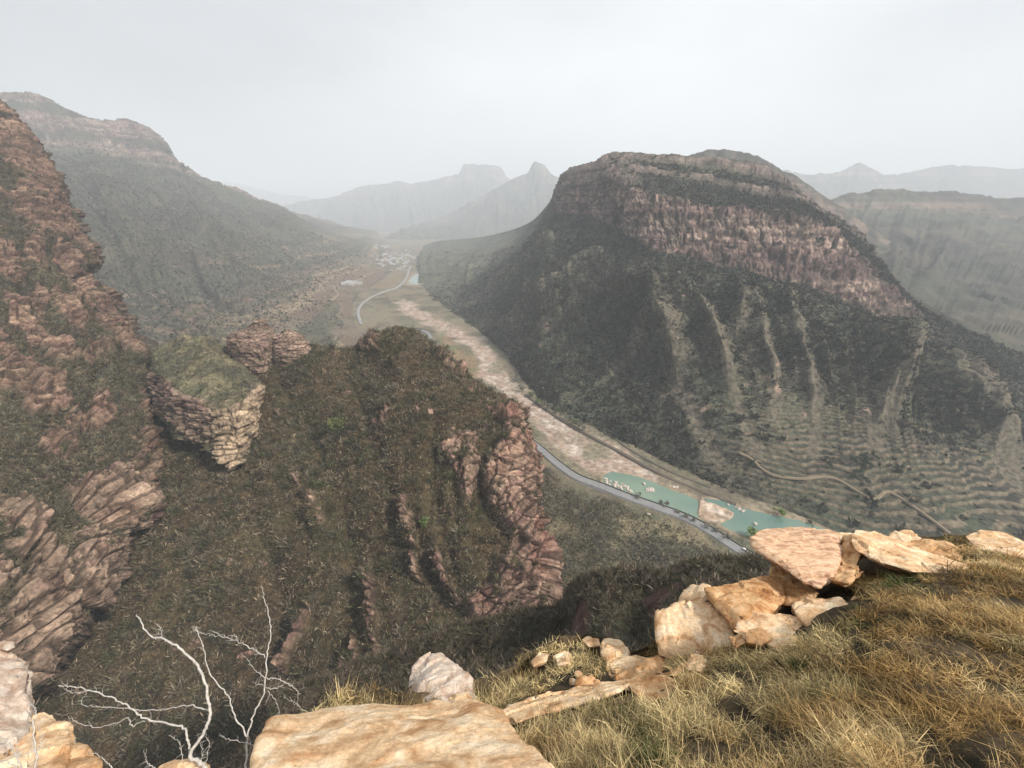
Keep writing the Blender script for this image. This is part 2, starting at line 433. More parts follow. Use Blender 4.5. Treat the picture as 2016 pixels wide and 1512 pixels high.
# ---- far hills (profile crest + slopes down to the floor)
def hill(name, crest, D, foot_py, run, s, amp=30, cols=None, band=True, step=2.5, gully_=1.0):
    cs = []
    for (x, y) in crest:
        d = D(x) if callable(D) else D
        c = P(x, y, d); f = foot_py(x) if callable(foot_py) else foot_py
        ft = c.copy(); dirh = ft[:2] / np.linalg.norm(ft[:2]); ft[:2] -= dirh * min(run, np.linalg.norm(c[:2]) - 900 if run > 900 else run); ft[2] = f
        pts = [c]
        for t, zt in ((.12, .30), (.4, .58), (.7, .82)):
            q = c * (1 - t) + ft * t; q[2] = c[2] + (ft[2] - c[2]) * zt; pts.append(q)
        pts.append(ft); cs.append(pts)
    V, tu, tv = loft(cs, step, back=(run * .8, max(60, run * .35)), soft=.3)
    N = normals(V)
    X, Y, Dp = project(V)
    U = V.copy(); U[..., 2] *= .35
    h = (ridged(U, run * .35 * gully_, 5, s) - .5) * amp * 2 + fbm(V, run * .06, 4, s + 5) * amp * .35
    fade = np.clip((tv - 1.9) / 1.2, 0.0, 1)[None, :]
    h = h + gully(tu[:, None] + 0 * tv[None, :], tv[None, :] + 0 * tu[:, None], 1.3 / gully_, .45, s + 11) * amp * 1.6
    h = h * (.12 + .88 * fade) * np.clip((6.0 - tv) / 1.3, 0, 1)[None, :]
    V = V + N * h[..., None]
    V[..., 2] += (fbm(V, run * .05, 4, s + 3) * run * .012 + blocks(V, run * .03, run * .1, s + 4) * run * .003)
    C = scrub_col(V, run * .15, s, 1.1)
    st = strata(V[..., 2] / 3, s)
    rk = sstep(2.0, 2.2, tv)[None, :] * sstep(3.15, 2.7, tv)[None, :] * sstep(-.2, .3, fbm(V, run * .1, 3, s + 8)) * sstep(.2, .6, st)
    if band: C = C * (1 - rk[..., None] * .7) + rock_col(V, 4, s) * rk[..., None] * .7
    C = C * .85
    return finish(name, V, C, M_FAR)
hill('hills_horizon', [(300, 350), (440, 358), (480, 365), (520, 375), (560, 384), (600, 388), (640, 396), (760, 400)], 11500, 0, 2200, 11, 80)
hill('hills_far_center', [(540, 408), (572, 403), (600, 398), (640, 391), (690, 377), (715, 368), (750, 364), (785, 357), (800, 361), (830, 360), (860, 354), (888, 348), (905, 343), (912, 330), (918, 325), (940, 326), (960, 325), (985, 332), (992, 342), (1000, 352), (1040, 360), (1100, 365), (1200, 372)], 7600, 0, 2000, 21, 100, step=2)
hill('hills_center_peak', [(680, 480), (760, 470), (800, 458), (840, 440), (900, 415), (950, 388), (990, 364), (1015, 352), (1040, 342), (1045, 330), (1052, 321), (1062, 321), (1073, 327), (1080, 338), (1095, 350), (1130, 348), (1200, 355)], lambda x: 5500, 0, 1500, 31, 80, step=2)
hill('hills_far_right', [(1480, 350), (1540, 338), (1580, 342), (1620, 345), (1660, 336), (1690, 323), (1720, 336), (1740, 345), (1780, 342), (1850, 328), (1930, 330), (2016, 333), (2150, 328), (2400, 340), (2700, 330)], 5400, 0, 1900, 41, 95)
hill('hills_behind_mesa', [(1330, 318), (1375, 302), (1400, 296), (1430, 297), (1470, 303), (1500, 315), (1530, 333), (1570, 350), (1600, 372), (1640, 400), (1700, 440), (1760, 480)], 1350, 60, 420, 51, 22)
hill('hills_right', [(1560, 420), (1600, 405), (1650, 388), (1700, 380), (1760, 374), (1830, 378), (1900, 383), (2016, 396), (2200, 380), (2500, 370), (2900, 360)], 1750, 0, 2150, 61, 24, gully_=.8)

# ---- left mountain flank
L = [
 [Z(735, 458, 4), Z(740, 459, 3), Z(745, 461, 2), Z(750, 463, 1), Z(760, 466, -2)],
 [P(600, 427, 3600), P(610, 433, 3500), P(650, 455, 3000), P(700, 480, 2500), Z(782, 512, -2)],
 [P(520, 396, 3100), P(530, 408, 3000), P(600, 452, 2500), P(665, 490, 2150), Z(770, 540, -2)],
 [P(460, 373, 2750), P(470, 388, 2650), P(555, 450, 2200), P(640, 500, 1900), Z(740, 562, -2)],
 [P(400, 350, 2500), P(415, 368, 2420), P(510, 455, 1950), P(600, 520, 1600), Z(705, 590, -2)],
 [P(350, 316, 2300), P(358, 345, 2230), P(465, 460, 1700), P(560, 540, 1330), Z(702, 628, -2)],
 [P(322, 275, 2200), P(345, 335, 2120), P(430, 465, 1560), P(525, 560, 1190), Z(715, 650, -2)],
 [P(280, 245, 2120), P(320, 330, 2040), P(400, 470, 1450), P(490, 580, 1060), Z(730, 672, -2)],
 [P(240, 233, 2050), P(280, 325, 1960), P(365, 475, 1350), P(450, 595, 980), Z(760, 700, -2)],
 [P(215, 238, 2020), P(240, 318, 1900), P(330, 478, 1280), P(410, 610, 920), Z(790, 722, -2)],
 [P(150, 225, 1990), P(180, 305, 1820), P(280, 480, 1180), P(370, 620, 860), Z(830, 755, -2)],
 [P(80, 189, 1980), P(100, 300, 1740), P(230, 490, 1090), P(330, 640, 790), Z(880, 800, -2)],
 [P(0, 183, 1950), P(20, 305, 1650), P(170, 500, 1000), P(280, 660, 720), Z(930, 850, -2)],
 [P(-250, 170, 1850), P(-160, 320, 1450), P(50, 540, 860), P(200, 720, 600), Z(990, 900, -2)],
 [P(-700, 160, 1700), P(-500, 350, 1200), P(-150, 600, 720), P(120, 800, 500), Z(1040, 960, -2)],
]
CAMV = np.array([0, 0, H])
L = [[CAMV + (q - CAMV) * k_s for q, k_s in zip(r, (.85, .85, .9, .96, 1.0))] if 2 <= i_ else r for i_, r in enumerate(L)]
V, tu, tv = loft(L, 2.2, back=(500, 200), soft=.35)
N = normals(V); X, Y, D = project(V)
tvv = np.broadcast_to(tv[None, :], D.shape)
cl = sstep(1.8, 2.1, tvv) * sstep(3.1, 2.92, tvv)                       # cliff belt
fade = sstep(1.9, 2.3, tvv) * sstep(6.0, 5.3, tvv)
U = V.copy(); U[..., 2] *= .25
h = (ridged(U, 260, 5, 71) - .5) * 75 * sstep(2.3, 3.3, tvv) * sstep(5.8, 4.6, tvv) + fbm(V, 30, 4, 73) * 6 * fade
rh, rt = rocky(V, 700, (30, 16), (11, 6), (7, 3))
h = h + gully(tu[:, None] + 0 * D, tvv, 1.5, .4, 730) * 62 * sstep(2.6, 3.6, tvv) * sstep(5.9, 4.4, tvv)
h = h + cl * ((strata(V[..., 2] / 3, 5) - .5) * 34 + (ridged(U, 80, 4, 75) - .5) * 46 + rh)
h = h * np.clip((tvv - 1.9) * 1.2 + .1, .1, 1)
V = V + N * h[..., None]
C = scrub_col(V, 90, 70, .9)
C = lerp(C, (.19, .155, .115), sstep(4.2, 5.6, tvv) * (.35 + .4 * sstep(-.3, .3, fbm(V, 50, 4, 83))))
st = strata(V[..., 2] / 4 + fbm(V, 60, 2, 99) * 1.2, 5)
rk = cl * sstep(.22, .42, st + .35 * fbm(V, 60, 3, 76))
V[..., 2] += (fbm(V, 30, 4, 77) * 9 + blocks(V, 30, 60, 79) * 3) * sstep(1.2, 1.8, tvv) * sstep(2.7, 2.1, tvv)
rk = np.maximum(rk, sstep(.56, .7, fbm(V, 26, 3, 78)) * .8 * sstep(2.9, 3.6, tvv) * sstep(1, -1, tvv - 5))
C = C * (1 - rk[..., None]) + rock_col(V, 4, 79, .35) * np.array((.72, .76, .82)) * np.where(cl > .5, rt, 1)[..., None] * rk[..., None]
ter = sstep(3.9, 4.8, tvv)                                             # terraced fields on the apron
zz = V[..., 2] + fbm(V, 80, 3, 81) * 6
tl = sstep(.55, .8, vnoise(zz / 2.6, V[..., 0] / 400, zz * 0, 8))
fp = sstep(-.3, .05, fbm(V, 160, 3, 82)) * ter
C = C * (1 - (fp * .85)[..., None]) + lerp((.13, .095, .07), (.29, .225, .15), tl * .8) * (fp * .85)[..., None]
hed = sstep(.5, .62, vnoise(zz / 5.5, V[..., 0] / 200, zz * 0, 18)) * ter
C = lerp(C, (.05, .055, .038), hed * .7)
LEFT = V
left_flank = finish('left_hillside', V, C, M_MID)
scatter('scrub', V, (1 - cl) * sstep(5.9, 5, tvv) * sstep(2600, 900, D), 30000, 5.0, 4, [(.055, .062, .042), (.08, .08, .052), (.11, .088, .062)], 'dark scrub covering the long hazy hillside on the left', wide=.4)

# ---- mesa on the right
M = [
 [P(833, 484, 2700), P(833, 486, 2650), P(832, 489, 2600), P(831, 494, 2450), P(828, 512, 2050), P(826, 535, 1720), Z(822, 561, -2)],
 [P(865, 474, 2600), P(865, 477, 2550), P(864, 481, 2480), P(862, 489, 2330), P(852, 516, 1900), P(848, 548, 1530), Z(848, 590, -2)],
 [P(950, 466, 2300), P(950, 470, 2250), P(948, 475, 2180), P(944, 485, 2050), P(915, 525, 1600), P(900, 570, 1230), Z(900, 625, -2)],
 [P(1030, 444, 1750), P(1030, 450, 1720), P(1028, 458, 1680), P(1022, 472, 1580), P(985, 545, 1180), P(970, 610, 900), Z(985, 690, -2)],
 [P(1078, 403, 1300), P(1076, 412, 1280), P(1072, 426, 1250), P(1066, 445, 1180), P(1035, 550, 900), P(1025, 645, 730), Z(1045, 770, -2)],
 [P(1103, 352, 1030), P(1100, 368, 1010), P(1096, 385, 995), P(1092, 422, 965), P(1070, 560, 780), P(1070, 690, 610), Z(1110, 822, -2)],
 [P(1122, 332, 950), P(1118, 355, 930), P(1117, 372, 915), P(1118, 424, 900), P(1100, 578, 725), P(1100, 700, 588), Z(1140, 835, -2)],
 [P(1150, 325, 900), P(1142, 345, 880), P(1140, 365, 865), P(1150, 425, 850), P(1130, 590, 690), P(1130, 710, 565), Z(1170, 848, -2)],
 [P(1176, 318, 865), P(1166, 338, 835), P(1166, 358, 822), P(1182, 434, 805), P(1165, 605, 650), P(1165, 722, 542), Z(1205, 865, -2)],
 [P(1200, 300, 835), P(1188, 328, 800), P(1190, 350, 785), P(1215, 448, 760), P(1200, 620, 610), P(1200, 735, 520), Z(1240, 882, -2)],
 [P(1290, 303, 770), P(1250, 340, 720), P(1240, 370, 690), P(1275, 485, 640), P(1300, 640, 540), P(1320, 780, 460), Z(1400, 958, -2)],
 [P(1400, 309, 750), P(1400, 362, 690), P(1400, 402, 640), P(1400, 515, 590), P(1425, 680, 485), P(1470, 820, 415), Z(1500, 1000, -2)],
 [P(1490, 320, 735), P(1490, 383, 675), P(1500, 408, 628), P(1500, 543, 565), P(1560, 700, 462), P(1590, 850, 398), Z(1600, 1042, -2)],
 [P(1540, 345, 725), P(1560, 392, 670), P(1600, 425, 615), P(1600, 568, 540), P(1655, 720, 448), P(1690, 870, 385), Z(1720, 1090, -2)],
 [P(1590, 392, 710), P(1600, 410, 690), P(1640, 455, 625), P(1650, 590, 528), P(1700, 740, 438), P(1740, 885, 377), Z(1790, 1105, -2)],
 [P(1670, 441, 680), P(1676, 460, 650), P(1690, 490, 610), P(1700, 620, 518), P(1750, 765, 428), P(1790, 900, 368), Z(1860, 1125, -2)],
 [P(1727, 507, 630), P(1730, 520, 620), P(1735, 540, 600), P(1740, 655, 510), P(1800, 790, 420), P(1845, 915, 362), Z(1930, 1135, -2)],
 [P(1781, 572, 595), P(1782, 582, 590), P(1785, 598, 580), P(1790, 670, 520), P(1860, 805, 420), P(1910, 930, 362), Z(2010, 1135, -2)],
 [P(1857, 623, 575), P(1860, 632, 570), P(1866, 645, 562), P(1880, 690, 520), P(1950, 820, 430), P(2020, 940, 370), Z(2130, 1130, -2)],
 [P(1958, 668, 570), P(1962, 676, 566), P(1968, 688, 558), P(1985, 725, 530), P(2060, 835, 440), P(2140, 945, 375), Z(2260, 1120, -2)],
 [P(2030, 704, 570), P(2034, 712, 566), P(2042, 724, 558), P(2060, 755, 535), P(2150, 855, 450), P(2230, 955, 385), Z(2380, 1110, -2)],
 [P(2300, 850, 560), P(2304, 858, 556), P(2312, 866, 548), P(2330, 880, 535), P(2400, 930, 480), P(2480, 990, 420), Z(2600, 1090, -2)],
]
V, tu, tv = loft(M, 1.5, back=(420, 330), soft=.35)
N = normals(V); X, Y, D = project(V)
tvv = np.broadcast_to(tv[None, :], D.shape); tuu = np.broadcast_to(tu[:, None], D.shape)
onm = sstep(3.5, 5.5, tuu) * sstep(18.2, 16.5, tuu)
wb = fbm(V, 60, 3, 101) * .09
cl1 = sstep(3.95, 4.1, tvv + wb) * sstep(5.05, 4.97, tvv + wb) * onm               # main cliff
cl0 = sstep(2.0, 2.15, tvv) * sstep(2.98, 2.8, tvv + wb * .5) * onm * .8           # upper tier
cliff = np.maximum(cl1, cl0)
Uc = V.copy(); Uc[..., 2] *= .12
h = cl1 * ((ridged(Uc, 52, 3, 103) - .55) * 22 + rocky(V, 600, (13, 40), (6, 5), (3.6, 1.1))[0] + (strata(V[..., 2] / 1.2, 9) - .5) * 6)
bands = np.maximum(sstep(2.05, 2.12, tvv + wb * .4) * sstep(2.42, 2.36, tvv + wb * .6), sstep(2.66, 2.72, tvv + wb * .4) * sstep(3.02, 2.97, tvv))
lefts = sstep(1310, 1200, X + fbm(V, 30, 2, 69) * 30)
cl0 = np.maximum(bands, lefts * sstep(2.05, 2.12, tvv) * sstep(4.05, 3.95, tvv + wb)) * onm
crk = sstep(.055, .01, np.abs(vnoise(V[..., 0] / 13, V[..., 1] / 13, V[..., 2] / 75, 610) - .5)) * .9 + sstep(.07, .02, np.abs(vnoise(V[..., 0] / 5, V[..., 1] / 5, V[..., 2] / 40, 611) - .5)) * .5
h = h - crk * cl1 * 2.5 + cl0 * (4 + (strata(V[..., 2] / 1.0, 12) - .5) * 6 + blocks(V, 9, 4, 62, .5) * 2.5 + (ridged(Uc, 60, 3, 105) - .5) * 5) + sstep(1.9, 2.1, tvv) * sstep(4.2, 3.9, tvv) * fbm(V, 16, 3, 63) * 2
Ug = V.copy(); Ug[..., 2] *= .3
slope = sstep(4.95, 5.5, tvv)
h = h + slope * sstep(8, 7.0, tvv) * gully(tuu, tvv, 1.5, .3, 740, 3) * (30 - 12 * sstep(11, 7, tuu)) * (.12 + .88 * sstep(7.1, 6.0, tvv))
h = h + slope * sstep(8, 7.2, tvv) * ((ridged(Ug, 85, 4, 111) - .5) * 26 * (.3 + .7 * sstep(7.2, 6.2, tvv)) + (fbm(V, 22, 3, 114) * 5 + fbm(V, 9, 3, 113) * 2.2) * (1 - .8 * sstep(6.2, 7.0, tvv) * sstep(1300, 1550, X)))
spurs = [([(1292, 560), (1300, 640), (1325, 740), (1365, 840), (1400, 920)], 62, 30), ([(1320, 560), (1375, 640), (1425, 740), (1465, 860), (1480, 900)], 36, 18),
         ([(1455, 570), (1475, 640), (1500, 720), (1510, 830)], 34, 14), ([(1530, 560), (1540, 640), (1560, 720), (1588, 800), (1590, 890)], 34, 16),
         ([(1735, 640), (1735, 720), (1715, 800), (1705, 870), (1700, 920)], 62, 24), ([(1790, 640), (1850, 740), (1930, 850), (1990, 950)], 60, 16),
         ([(1290, 562), (1230, 590), (1150, 620), (1070, 655), (1000, 685)], 44, 26), ([(1200, 500), (1130, 555), (1050, 600), (960, 640)], 40, 22), ([(1110, 470), (1060, 520), (1000, 565), (920, 600)], 36, 20), ([(1290, 640), (1230, 720), (1160, 770), (1110, 790)], 40, 18), ([(1330, 740), (1290, 830), (1270, 890)], 36, 16), ([(1440, 540), (1445, 600), (1450, 680)], 26, 10)]
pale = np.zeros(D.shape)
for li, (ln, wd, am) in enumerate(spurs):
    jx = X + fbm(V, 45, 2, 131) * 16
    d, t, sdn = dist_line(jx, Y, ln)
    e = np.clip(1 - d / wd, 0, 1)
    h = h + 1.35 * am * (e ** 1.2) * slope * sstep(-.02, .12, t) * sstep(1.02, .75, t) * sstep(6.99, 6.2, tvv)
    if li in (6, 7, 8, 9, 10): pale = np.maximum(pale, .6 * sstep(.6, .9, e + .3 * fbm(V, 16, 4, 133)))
    if li not in (6, 7, 8, 9, 10): pale = np.maximum(pale, sstep(.5, .85, np.where(sdn < 0, 1 - d / (wd * 1.5), 1 - d / (wd * .45)) + .25 * fbm(V, 16, 4, 133)) * sstep(0, .3, t))  # pale ridge grass, widened on each spur's right flank to paint in sunlight
h = h * np.clip((tvv - 1.85) * 1.6, .04, 1)
V = V + N * h[..., None]
V[..., 2] += (fbm(V, 30, 4, 64) * 3 + blocks(V, 14, 30, 65) * 1.0) * sstep(1.2, 1.8, tvv) * sstep(2.6, 2.1, tvv) * onm
zt = V[..., 2] + fbm(V, 90, 2, 121) * 5                                          # farm terraces: real steps
tp = (zt / 2.4) % 1.0
tmask = slope * sstep(-.25, .1, fbm(V, 110, 2, 123) + sstep(1250, 1600, X) * .9 - .3) * sstep(7.9, 7.3, tvv)
low = sstep(6.2, 7.0, tvv) * sstep(1300, 1550, X)
V[..., 2] += np.maximum(tmask, low * sstep(7.95, 7.6, tvv)) * (sstep(.0, .2, tp) - tp) * 2.1
C = scrub_col(V, 45, 100, .85) * np.array((.94, 1.0, 1.02)) * (1 + .6 * sstep(13, 6, tuu))[..., None]
C = lerp(C, (.13, .125, .088), .4 * sstep(9, 6, tuu) * sstep(-.1, .4, fbm(V, 40, 4, 143)))
C = C * (1 - .45 * sstep(.25, .6, fbm(V, 120, 3, 141)))[..., None]
edge = sstep(.0, .06, tp) * sstep(.40, .26, tp) * np.maximum(tmask, low * sstep(-.5, -.1, fbm(V, 60, 2, 152)))
C = lerp(C, (.18, .155, .105), edge * .5 * sstep(-.35, .3, fbm(V, 22, 3, 151)))
low = sstep(6.2, 7.0, tvv) * sstep(1300, 1550, X)
C = lerp(C, (.15, .12, .082), np.clip(low * edge * .75, 0, 1))
pth = [(1455, 893), (1480, 906), (1500, 925), (1530, 938), (1580, 945), (1620, 940), (1650, 946), (1690, 970), (1722, 983), (1742, 970), (1762, 976), (1800, 1000), (1840, 1030), (1870, 1052)]
dp_ = dist_line(X, Y, pth)[0]
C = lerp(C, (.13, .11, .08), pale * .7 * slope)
scar = sstep(.52, .66, fbm(V * np.array([1, 1, .5]), 11, 3, 161) + .16 * fbm(V, 60, 2, 163)) * slope * sstep(7.6, 6.9, tvv)
C = lerp(C, (.30, .21, .16), scar * .85)
RC = rock_col(V, 2.2, 171, .26) * 1.02 * rocky(V, 600, (13, 40), (6, 5), (3.6, 1.1))[1][..., None]
wash = ridged(Uc, 26, 3, 173)
RC = RC * (1 - .25 * sstep(.62, .85, wash))[..., None]
st0 = strata(V[..., 2] / 1.6 + fbm(V, 50, 2, 9) * 2, 12)
rk = np.clip(cl1 * sstep(-.55, -.1, fbm(V, 22, 3, 175) + .2) + cl0 * sstep(-.5, -.2, fbm(V, 18, 3, 66)), 0, 1)
G1 = (rock_col(V, 2.2, 171, .35) * .3 + np.array(GREYR) * .42) * .78 * (.35 + .75 * sstep(.3, .5, vnoise(V[..., 2] / 2.6, V[..., 0] / 150, V[..., 1] / 150, 67)))[..., None]
RC = RC * (.72 + .5 * sstep(.35, .6, vnoise(V[..., 2] / 3.2, V[..., 0] / 90, V[..., 1] / 90, 68)))[..., None] * (1 - .6 * np.clip(crk, 0, 1))[..., None] * np.array((.92, .96, 1.0))
RC = lerp(RC, G1, sstep(3.1, 2.9, tvv)); RC = lerp(RC, RC * .5 + G1 * .7, sstep(3.0, 3.2, tvv) * sstep(4.1, 3.9, tvv))
C = C * (1 - rk[..., None]) + RC * rk[..., None]
bush = scrub_col(V, 20, 180, .8)
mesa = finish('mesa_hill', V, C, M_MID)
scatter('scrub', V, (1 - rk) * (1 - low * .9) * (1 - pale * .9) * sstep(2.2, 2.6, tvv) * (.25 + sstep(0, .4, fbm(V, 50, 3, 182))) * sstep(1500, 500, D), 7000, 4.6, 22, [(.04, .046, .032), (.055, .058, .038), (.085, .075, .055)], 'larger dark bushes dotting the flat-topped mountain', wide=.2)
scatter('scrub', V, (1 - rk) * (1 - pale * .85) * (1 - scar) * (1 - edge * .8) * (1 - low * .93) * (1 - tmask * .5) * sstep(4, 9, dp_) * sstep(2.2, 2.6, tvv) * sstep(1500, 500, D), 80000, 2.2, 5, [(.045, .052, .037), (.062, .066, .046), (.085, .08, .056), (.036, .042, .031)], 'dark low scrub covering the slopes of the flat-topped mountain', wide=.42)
MESA = V

# ---- slope below the road, rising towards the viewpoint
S_ = [
 [Z(940, 770, -1), Z(940, 900, 5), Z(940, 1050, 15), Z(940, 1250, 30), Z(940, 1600, 45)],
 [Z(1010, 850, 1), Z(1010, 950, 6), Z(1000, 1080, 18), Z(1000, 1250, 35), Z(1000, 1600, 55)],
 [Z(1130, 944, 1), Z(1110, 1020, 7), Z(1100, 1110, 20), Z(1090, 1250, 42), Z(1080, 1600, 65)],
 [Z(1230, 982, 1), Z(1210, 1050, 8), Z(1190, 1130, 22), Z(1180, 1260, 45), Z(1170, 1600, 70)],
 [Z(1350, 1026, 1), Z(1330, 1090, 9), Z(1310, 1160, 24), Z(1290, 1280, 48), Z(1280, 1600, 75)],
 [Z(1450, 1086, 1), Z(1435, 1130, 9), Z(1420, 1190, 24), Z(1400, 1300, 48), Z(1390, 1600, 75)],
 [Z(1560, 1150, 1), Z(1550, 1190, 9), Z(1530, 1240, 24), Z(1510, 1340, 48), Z(1500, 1600, 75)],
 [Z(1760, 1260, 1), Z(1750, 1290, 9), Z(1730, 1330, 24), Z(1710, 1400, 48), Z(1700, 1700, 75)],
]
V, tu, tv = loft(S_, 1.8, back=None, soft=.7)
N = normals(V); X, Y, D = project(V)
f0 = sstep(0, .35, tv)[None, :]
V = V + N * ((fbm(V, 40, 4, 201) * 7 + fbm(V, 7, 3, 203) * 1.6) * f0)[..., None]
C = scrub_col(V, 30, 200, 1.5)
gr = sstep(-.05, .35, fbm(V, 34, 4, 207))
C = lerp(C, (.24, .195, .115), gr * .75)
zt = V[..., 2] + fbm(V, 40, 2, 208) * 2
C = lerp(C, (.15, .125, .085), sstep(.72, .9, vnoise(zt / 2.3, zt * 0, zt * 0, 9)) * .5)
C = lerp(C, (.40, .30, .24), sstep(.62, .7, fbm(V, 9, 3, 209)) * .8)
finish('valley_slope', V, C, M_NEAR)
scatter('scrub', V, sstep(.15, .5, tv)[None, :] * (1 - gr * .6), 30000, 1.7, 8, [(.11, .10, .068), (.14, .12, .08), (.19, .16, .105), (.08, .076, .054)], 'grey brown scrub on the slope below the valley road', wide=.16)

# ---- wooded spur in the middle
S = [
 [P(60, 700, 330), P(60, 850, 272), P(50, 1000, 228), P(40, 1200, 188), P(20, 1450, 152), P(10, 1750, 128)],
 [P(200, 702, 320), P(190, 850, 268), P(180, 1000, 225), P(165, 1200, 186), P(140, 1450, 151), P(120, 1750, 126)],
 [P(380, 700, 310), P(380, 850, 262), P(370, 1000, 222), P(355, 1200, 184), P(335, 1450, 150), P(320, 1750, 124)],
 [P(470, 698, 303), P(470, 840, 258), P(465, 1000, 219), P(450, 1200, 183), P(435, 1440, 151), P(420, 1750, 124)],
 [P(600, 694, 296), P(600, 830, 255), P(595, 1000, 216), P(580, 1200, 181), P(562, 1420, 153), P(545, 1720, 124)],
 [P(700, 700, 296), P(698, 830, 252), P(695, 990, 213), P(680, 1180, 181), P(665, 1390, 155), P(650, 1700, 124)],
 [P(738, 678, 298), P(736, 815, 251), P(732, 985, 211), P(720, 1165, 181), P(705, 1360, 157), P(690, 1680, 124)],
 [P(780, 657, 300), P(776, 800, 249), P(770, 975, 210), P(760, 1150, 182), P(742, 1340, 159), P(725, 1650, 124)],
 [P(830, 676, 294), P(828, 800, 246), P(825, 960, 210), P(820, 1130, 184), P(800, 1300, 163), P(785, 1600, 127)],
 [P(880, 718, 286), P(885, 815, 245), P(890, 950, 212), P(890, 1110, 187), P(868, 1270, 167), P(850, 1560, 130)],
 [P(940, 770, 275), P(945, 850, 242), P(945, 970, 213), P(940, 1110, 191), P(915, 1260, 171), P(900, 1530, 134)],
 [P(995, 806, 265), P(1000, 880, 238), P(1000, 990, 216), P(1000, 1110, 198), P(975, 1250, 178), P(960, 1500, 140)],
 [P(1014, 832, 260), P(1034, 915, 242), P(1042, 1020, 222), P(1055, 1110, 206), P(1035, 1240, 186), P(1020, 1500, 146)],
 [P(1016, 838, 264), P(1038, 925, 246), P(1047, 1040, 226), P(1086, 1100, 210), P(1066, 1240, 192), P(1060, 1500, 150)],
 [P(1005, 850, 310), P(1020, 935, 300), P(1030, 1050, 290), P(1060, 1120, 285), P(1050, 1260, 270), P(1040, 1500, 220)],
]
V, tu, tv = loft(S, 1.5, back=(90, 70), soft=.7)
N = normals(V); X, Y, D = project(V)
tvv = np.broadcast_to(tv[None, :], D.shape); tuu = np.broadcast_to(tu[:, None], D.shape)
rk = np.zeros(D.shape); h = np.zeros(D.shape)
jx, jy = X + fbm(V, 9, 3, 221) * 16, Y + fbm(V, 9, 3, 223) * 16
outc = [([(960, 905), (985, 880), (990, 820), (1015, 815), (1045, 930), (1050, 1060), (1100, 1090), (1085, 1250), (1040, 1240), (1010, 1200), (960, 1270), (930, 1265), (905, 1180), (960, 1140), (1000, 1060), (950, 990), (935, 930)], 9),
        ([(860, 880), (900, 860), (930, 865), (940, 900), (930, 960), (905, 990), (890, 930)], 5),
        ([(785, 985), (800, 975), (812, 1020), (822, 1070), (800, 1080), (788, 1040)], 6), ([(805, 1080), (822, 1090), (832, 1150), (815, 1140)], 4),
        ([(855, 1085), (872, 1095), (885, 1150), (895, 1200), (880, 1180), (862, 1130)], 6), ([(730, 1090), (738, 1140), (745, 1200), (752, 1260), (775, 1310), (752, 1320), (735, 1240), (722, 1150)], 6),
        ([(610, 965), (628, 975), (640, 1030), (625, 1050), (610, 1020)], 4), ([(615, 1185), (632, 1188), (605, 1250), (575, 1300), (560, 1330), (548, 1318), (585, 1260)], 4),
        ([(700, 1290), (712, 1240), (720, 1290), (730, 1330), (690, 1340), (670, 1360), (675, 1320)], 5), ([(430, 900), (480, 870), (495, 880), (480, 905), (440, 915)], 2),
        ([(735, 835), (750, 815), (775, 800), (785, 812), (765, 835)], 2), ([(1000, 1180), (1030, 1140), (1060, 1160), (1062, 1240), (1010, 1250)], 4), ([(950, 820), (985, 795), (1012, 812), (1008, 840), (975, 835)], 5),
        ([(855, 690), (880, 705), (915, 740), (905, 745), (870, 720), (850, 700)], 4), ([(300, 1160), (322, 1158), (325, 1175), (305, 1180)], 3), ([(700, 690), (725, 672), (745, 665), (750, 690), (730, 700)], 5), ([(575, 930), (590, 945), (600, 965), (585, 960)], 3)]
for pl, am in outc:
    s_ = inpoly(jx, jy, pl); m = sstep(-3, 5, s_)
    h = h + m * am * (.5 + .7 * ridged(V, 14, 3, 230)); rk = np.maximum(rk, m)
crn = fbm(V, 7, 3, 245) + .12 * sstep(950, 700, Y) - .05
crg0 = sstep(.54, .60, crn) * (1 - rk)
h = h + crg0 * (1.5 + blocks(V, 3, 2, 71) * 1.2)
rh, rt = rocky(V, 720)
h = h + rk * (rh + (ridged(V * np.array([1, 1, .3]), 12, 4, 231) - .5) * 10)
fl = (1 - rk) * sstep(1.95, 2.4, tvv)
h = h + fl * (fbm(V, 45, 3, 233) * 7 + (ridged(V * np.array([1.3, .6, .6]), 40, 4, 235) - .5) * 6 + fbm(V, 5, 3, 237) * 1.6)
knob = [(740, 700), (745, 672), (775, 655), (820, 662), (850, 690), (840, 720), (780, 730)]
h = h + sstep(-20, 30, inpoly(X, Y, knob)) * 5
gul = [([(690, 720), (720, 820), (760, 960), (850, 1130), (905, 1260)], 30), ([(560, 760), (640, 900), (690, 1060), (700, 1220), (720, 1340)], 34), ([(860, 800), (850, 950), (880, 1080)], 24), ([(470, 900), (520, 1040), (560, 1200), (560, 1400)], 40), ([(905, 1010), (885, 1110), (930, 1230)], 20)]
for ln, wd in gul:
    d, t, _ = dist_line(X + fbm(V, 25, 2, 241) * 20, Y, ln)
    h = h - 4 * np.clip(1 - d / wd, 0, 1) ** 1.2 * (1 - rk)
h = h * (.25 + .75 * sstep(13.3, 12.3, tuu))
V = V + N * h[..., None]
V[..., 2] += (fbm(V, 9, 3, 246) * 2.2) * sstep(.8, 1.5, tvv) * sstep(2.8, 2.2, tvv)
C = scrub_col(V, 22, 240, .75) * np.array((1.25, 1.02, .78))
C = lerp(C, (.16, .13, .085), sstep(.25, .6, fbm(V, 12, 4, 243)) * .5 * (1 - sstep(900, 1150, Y) * .6))
crg = crg0
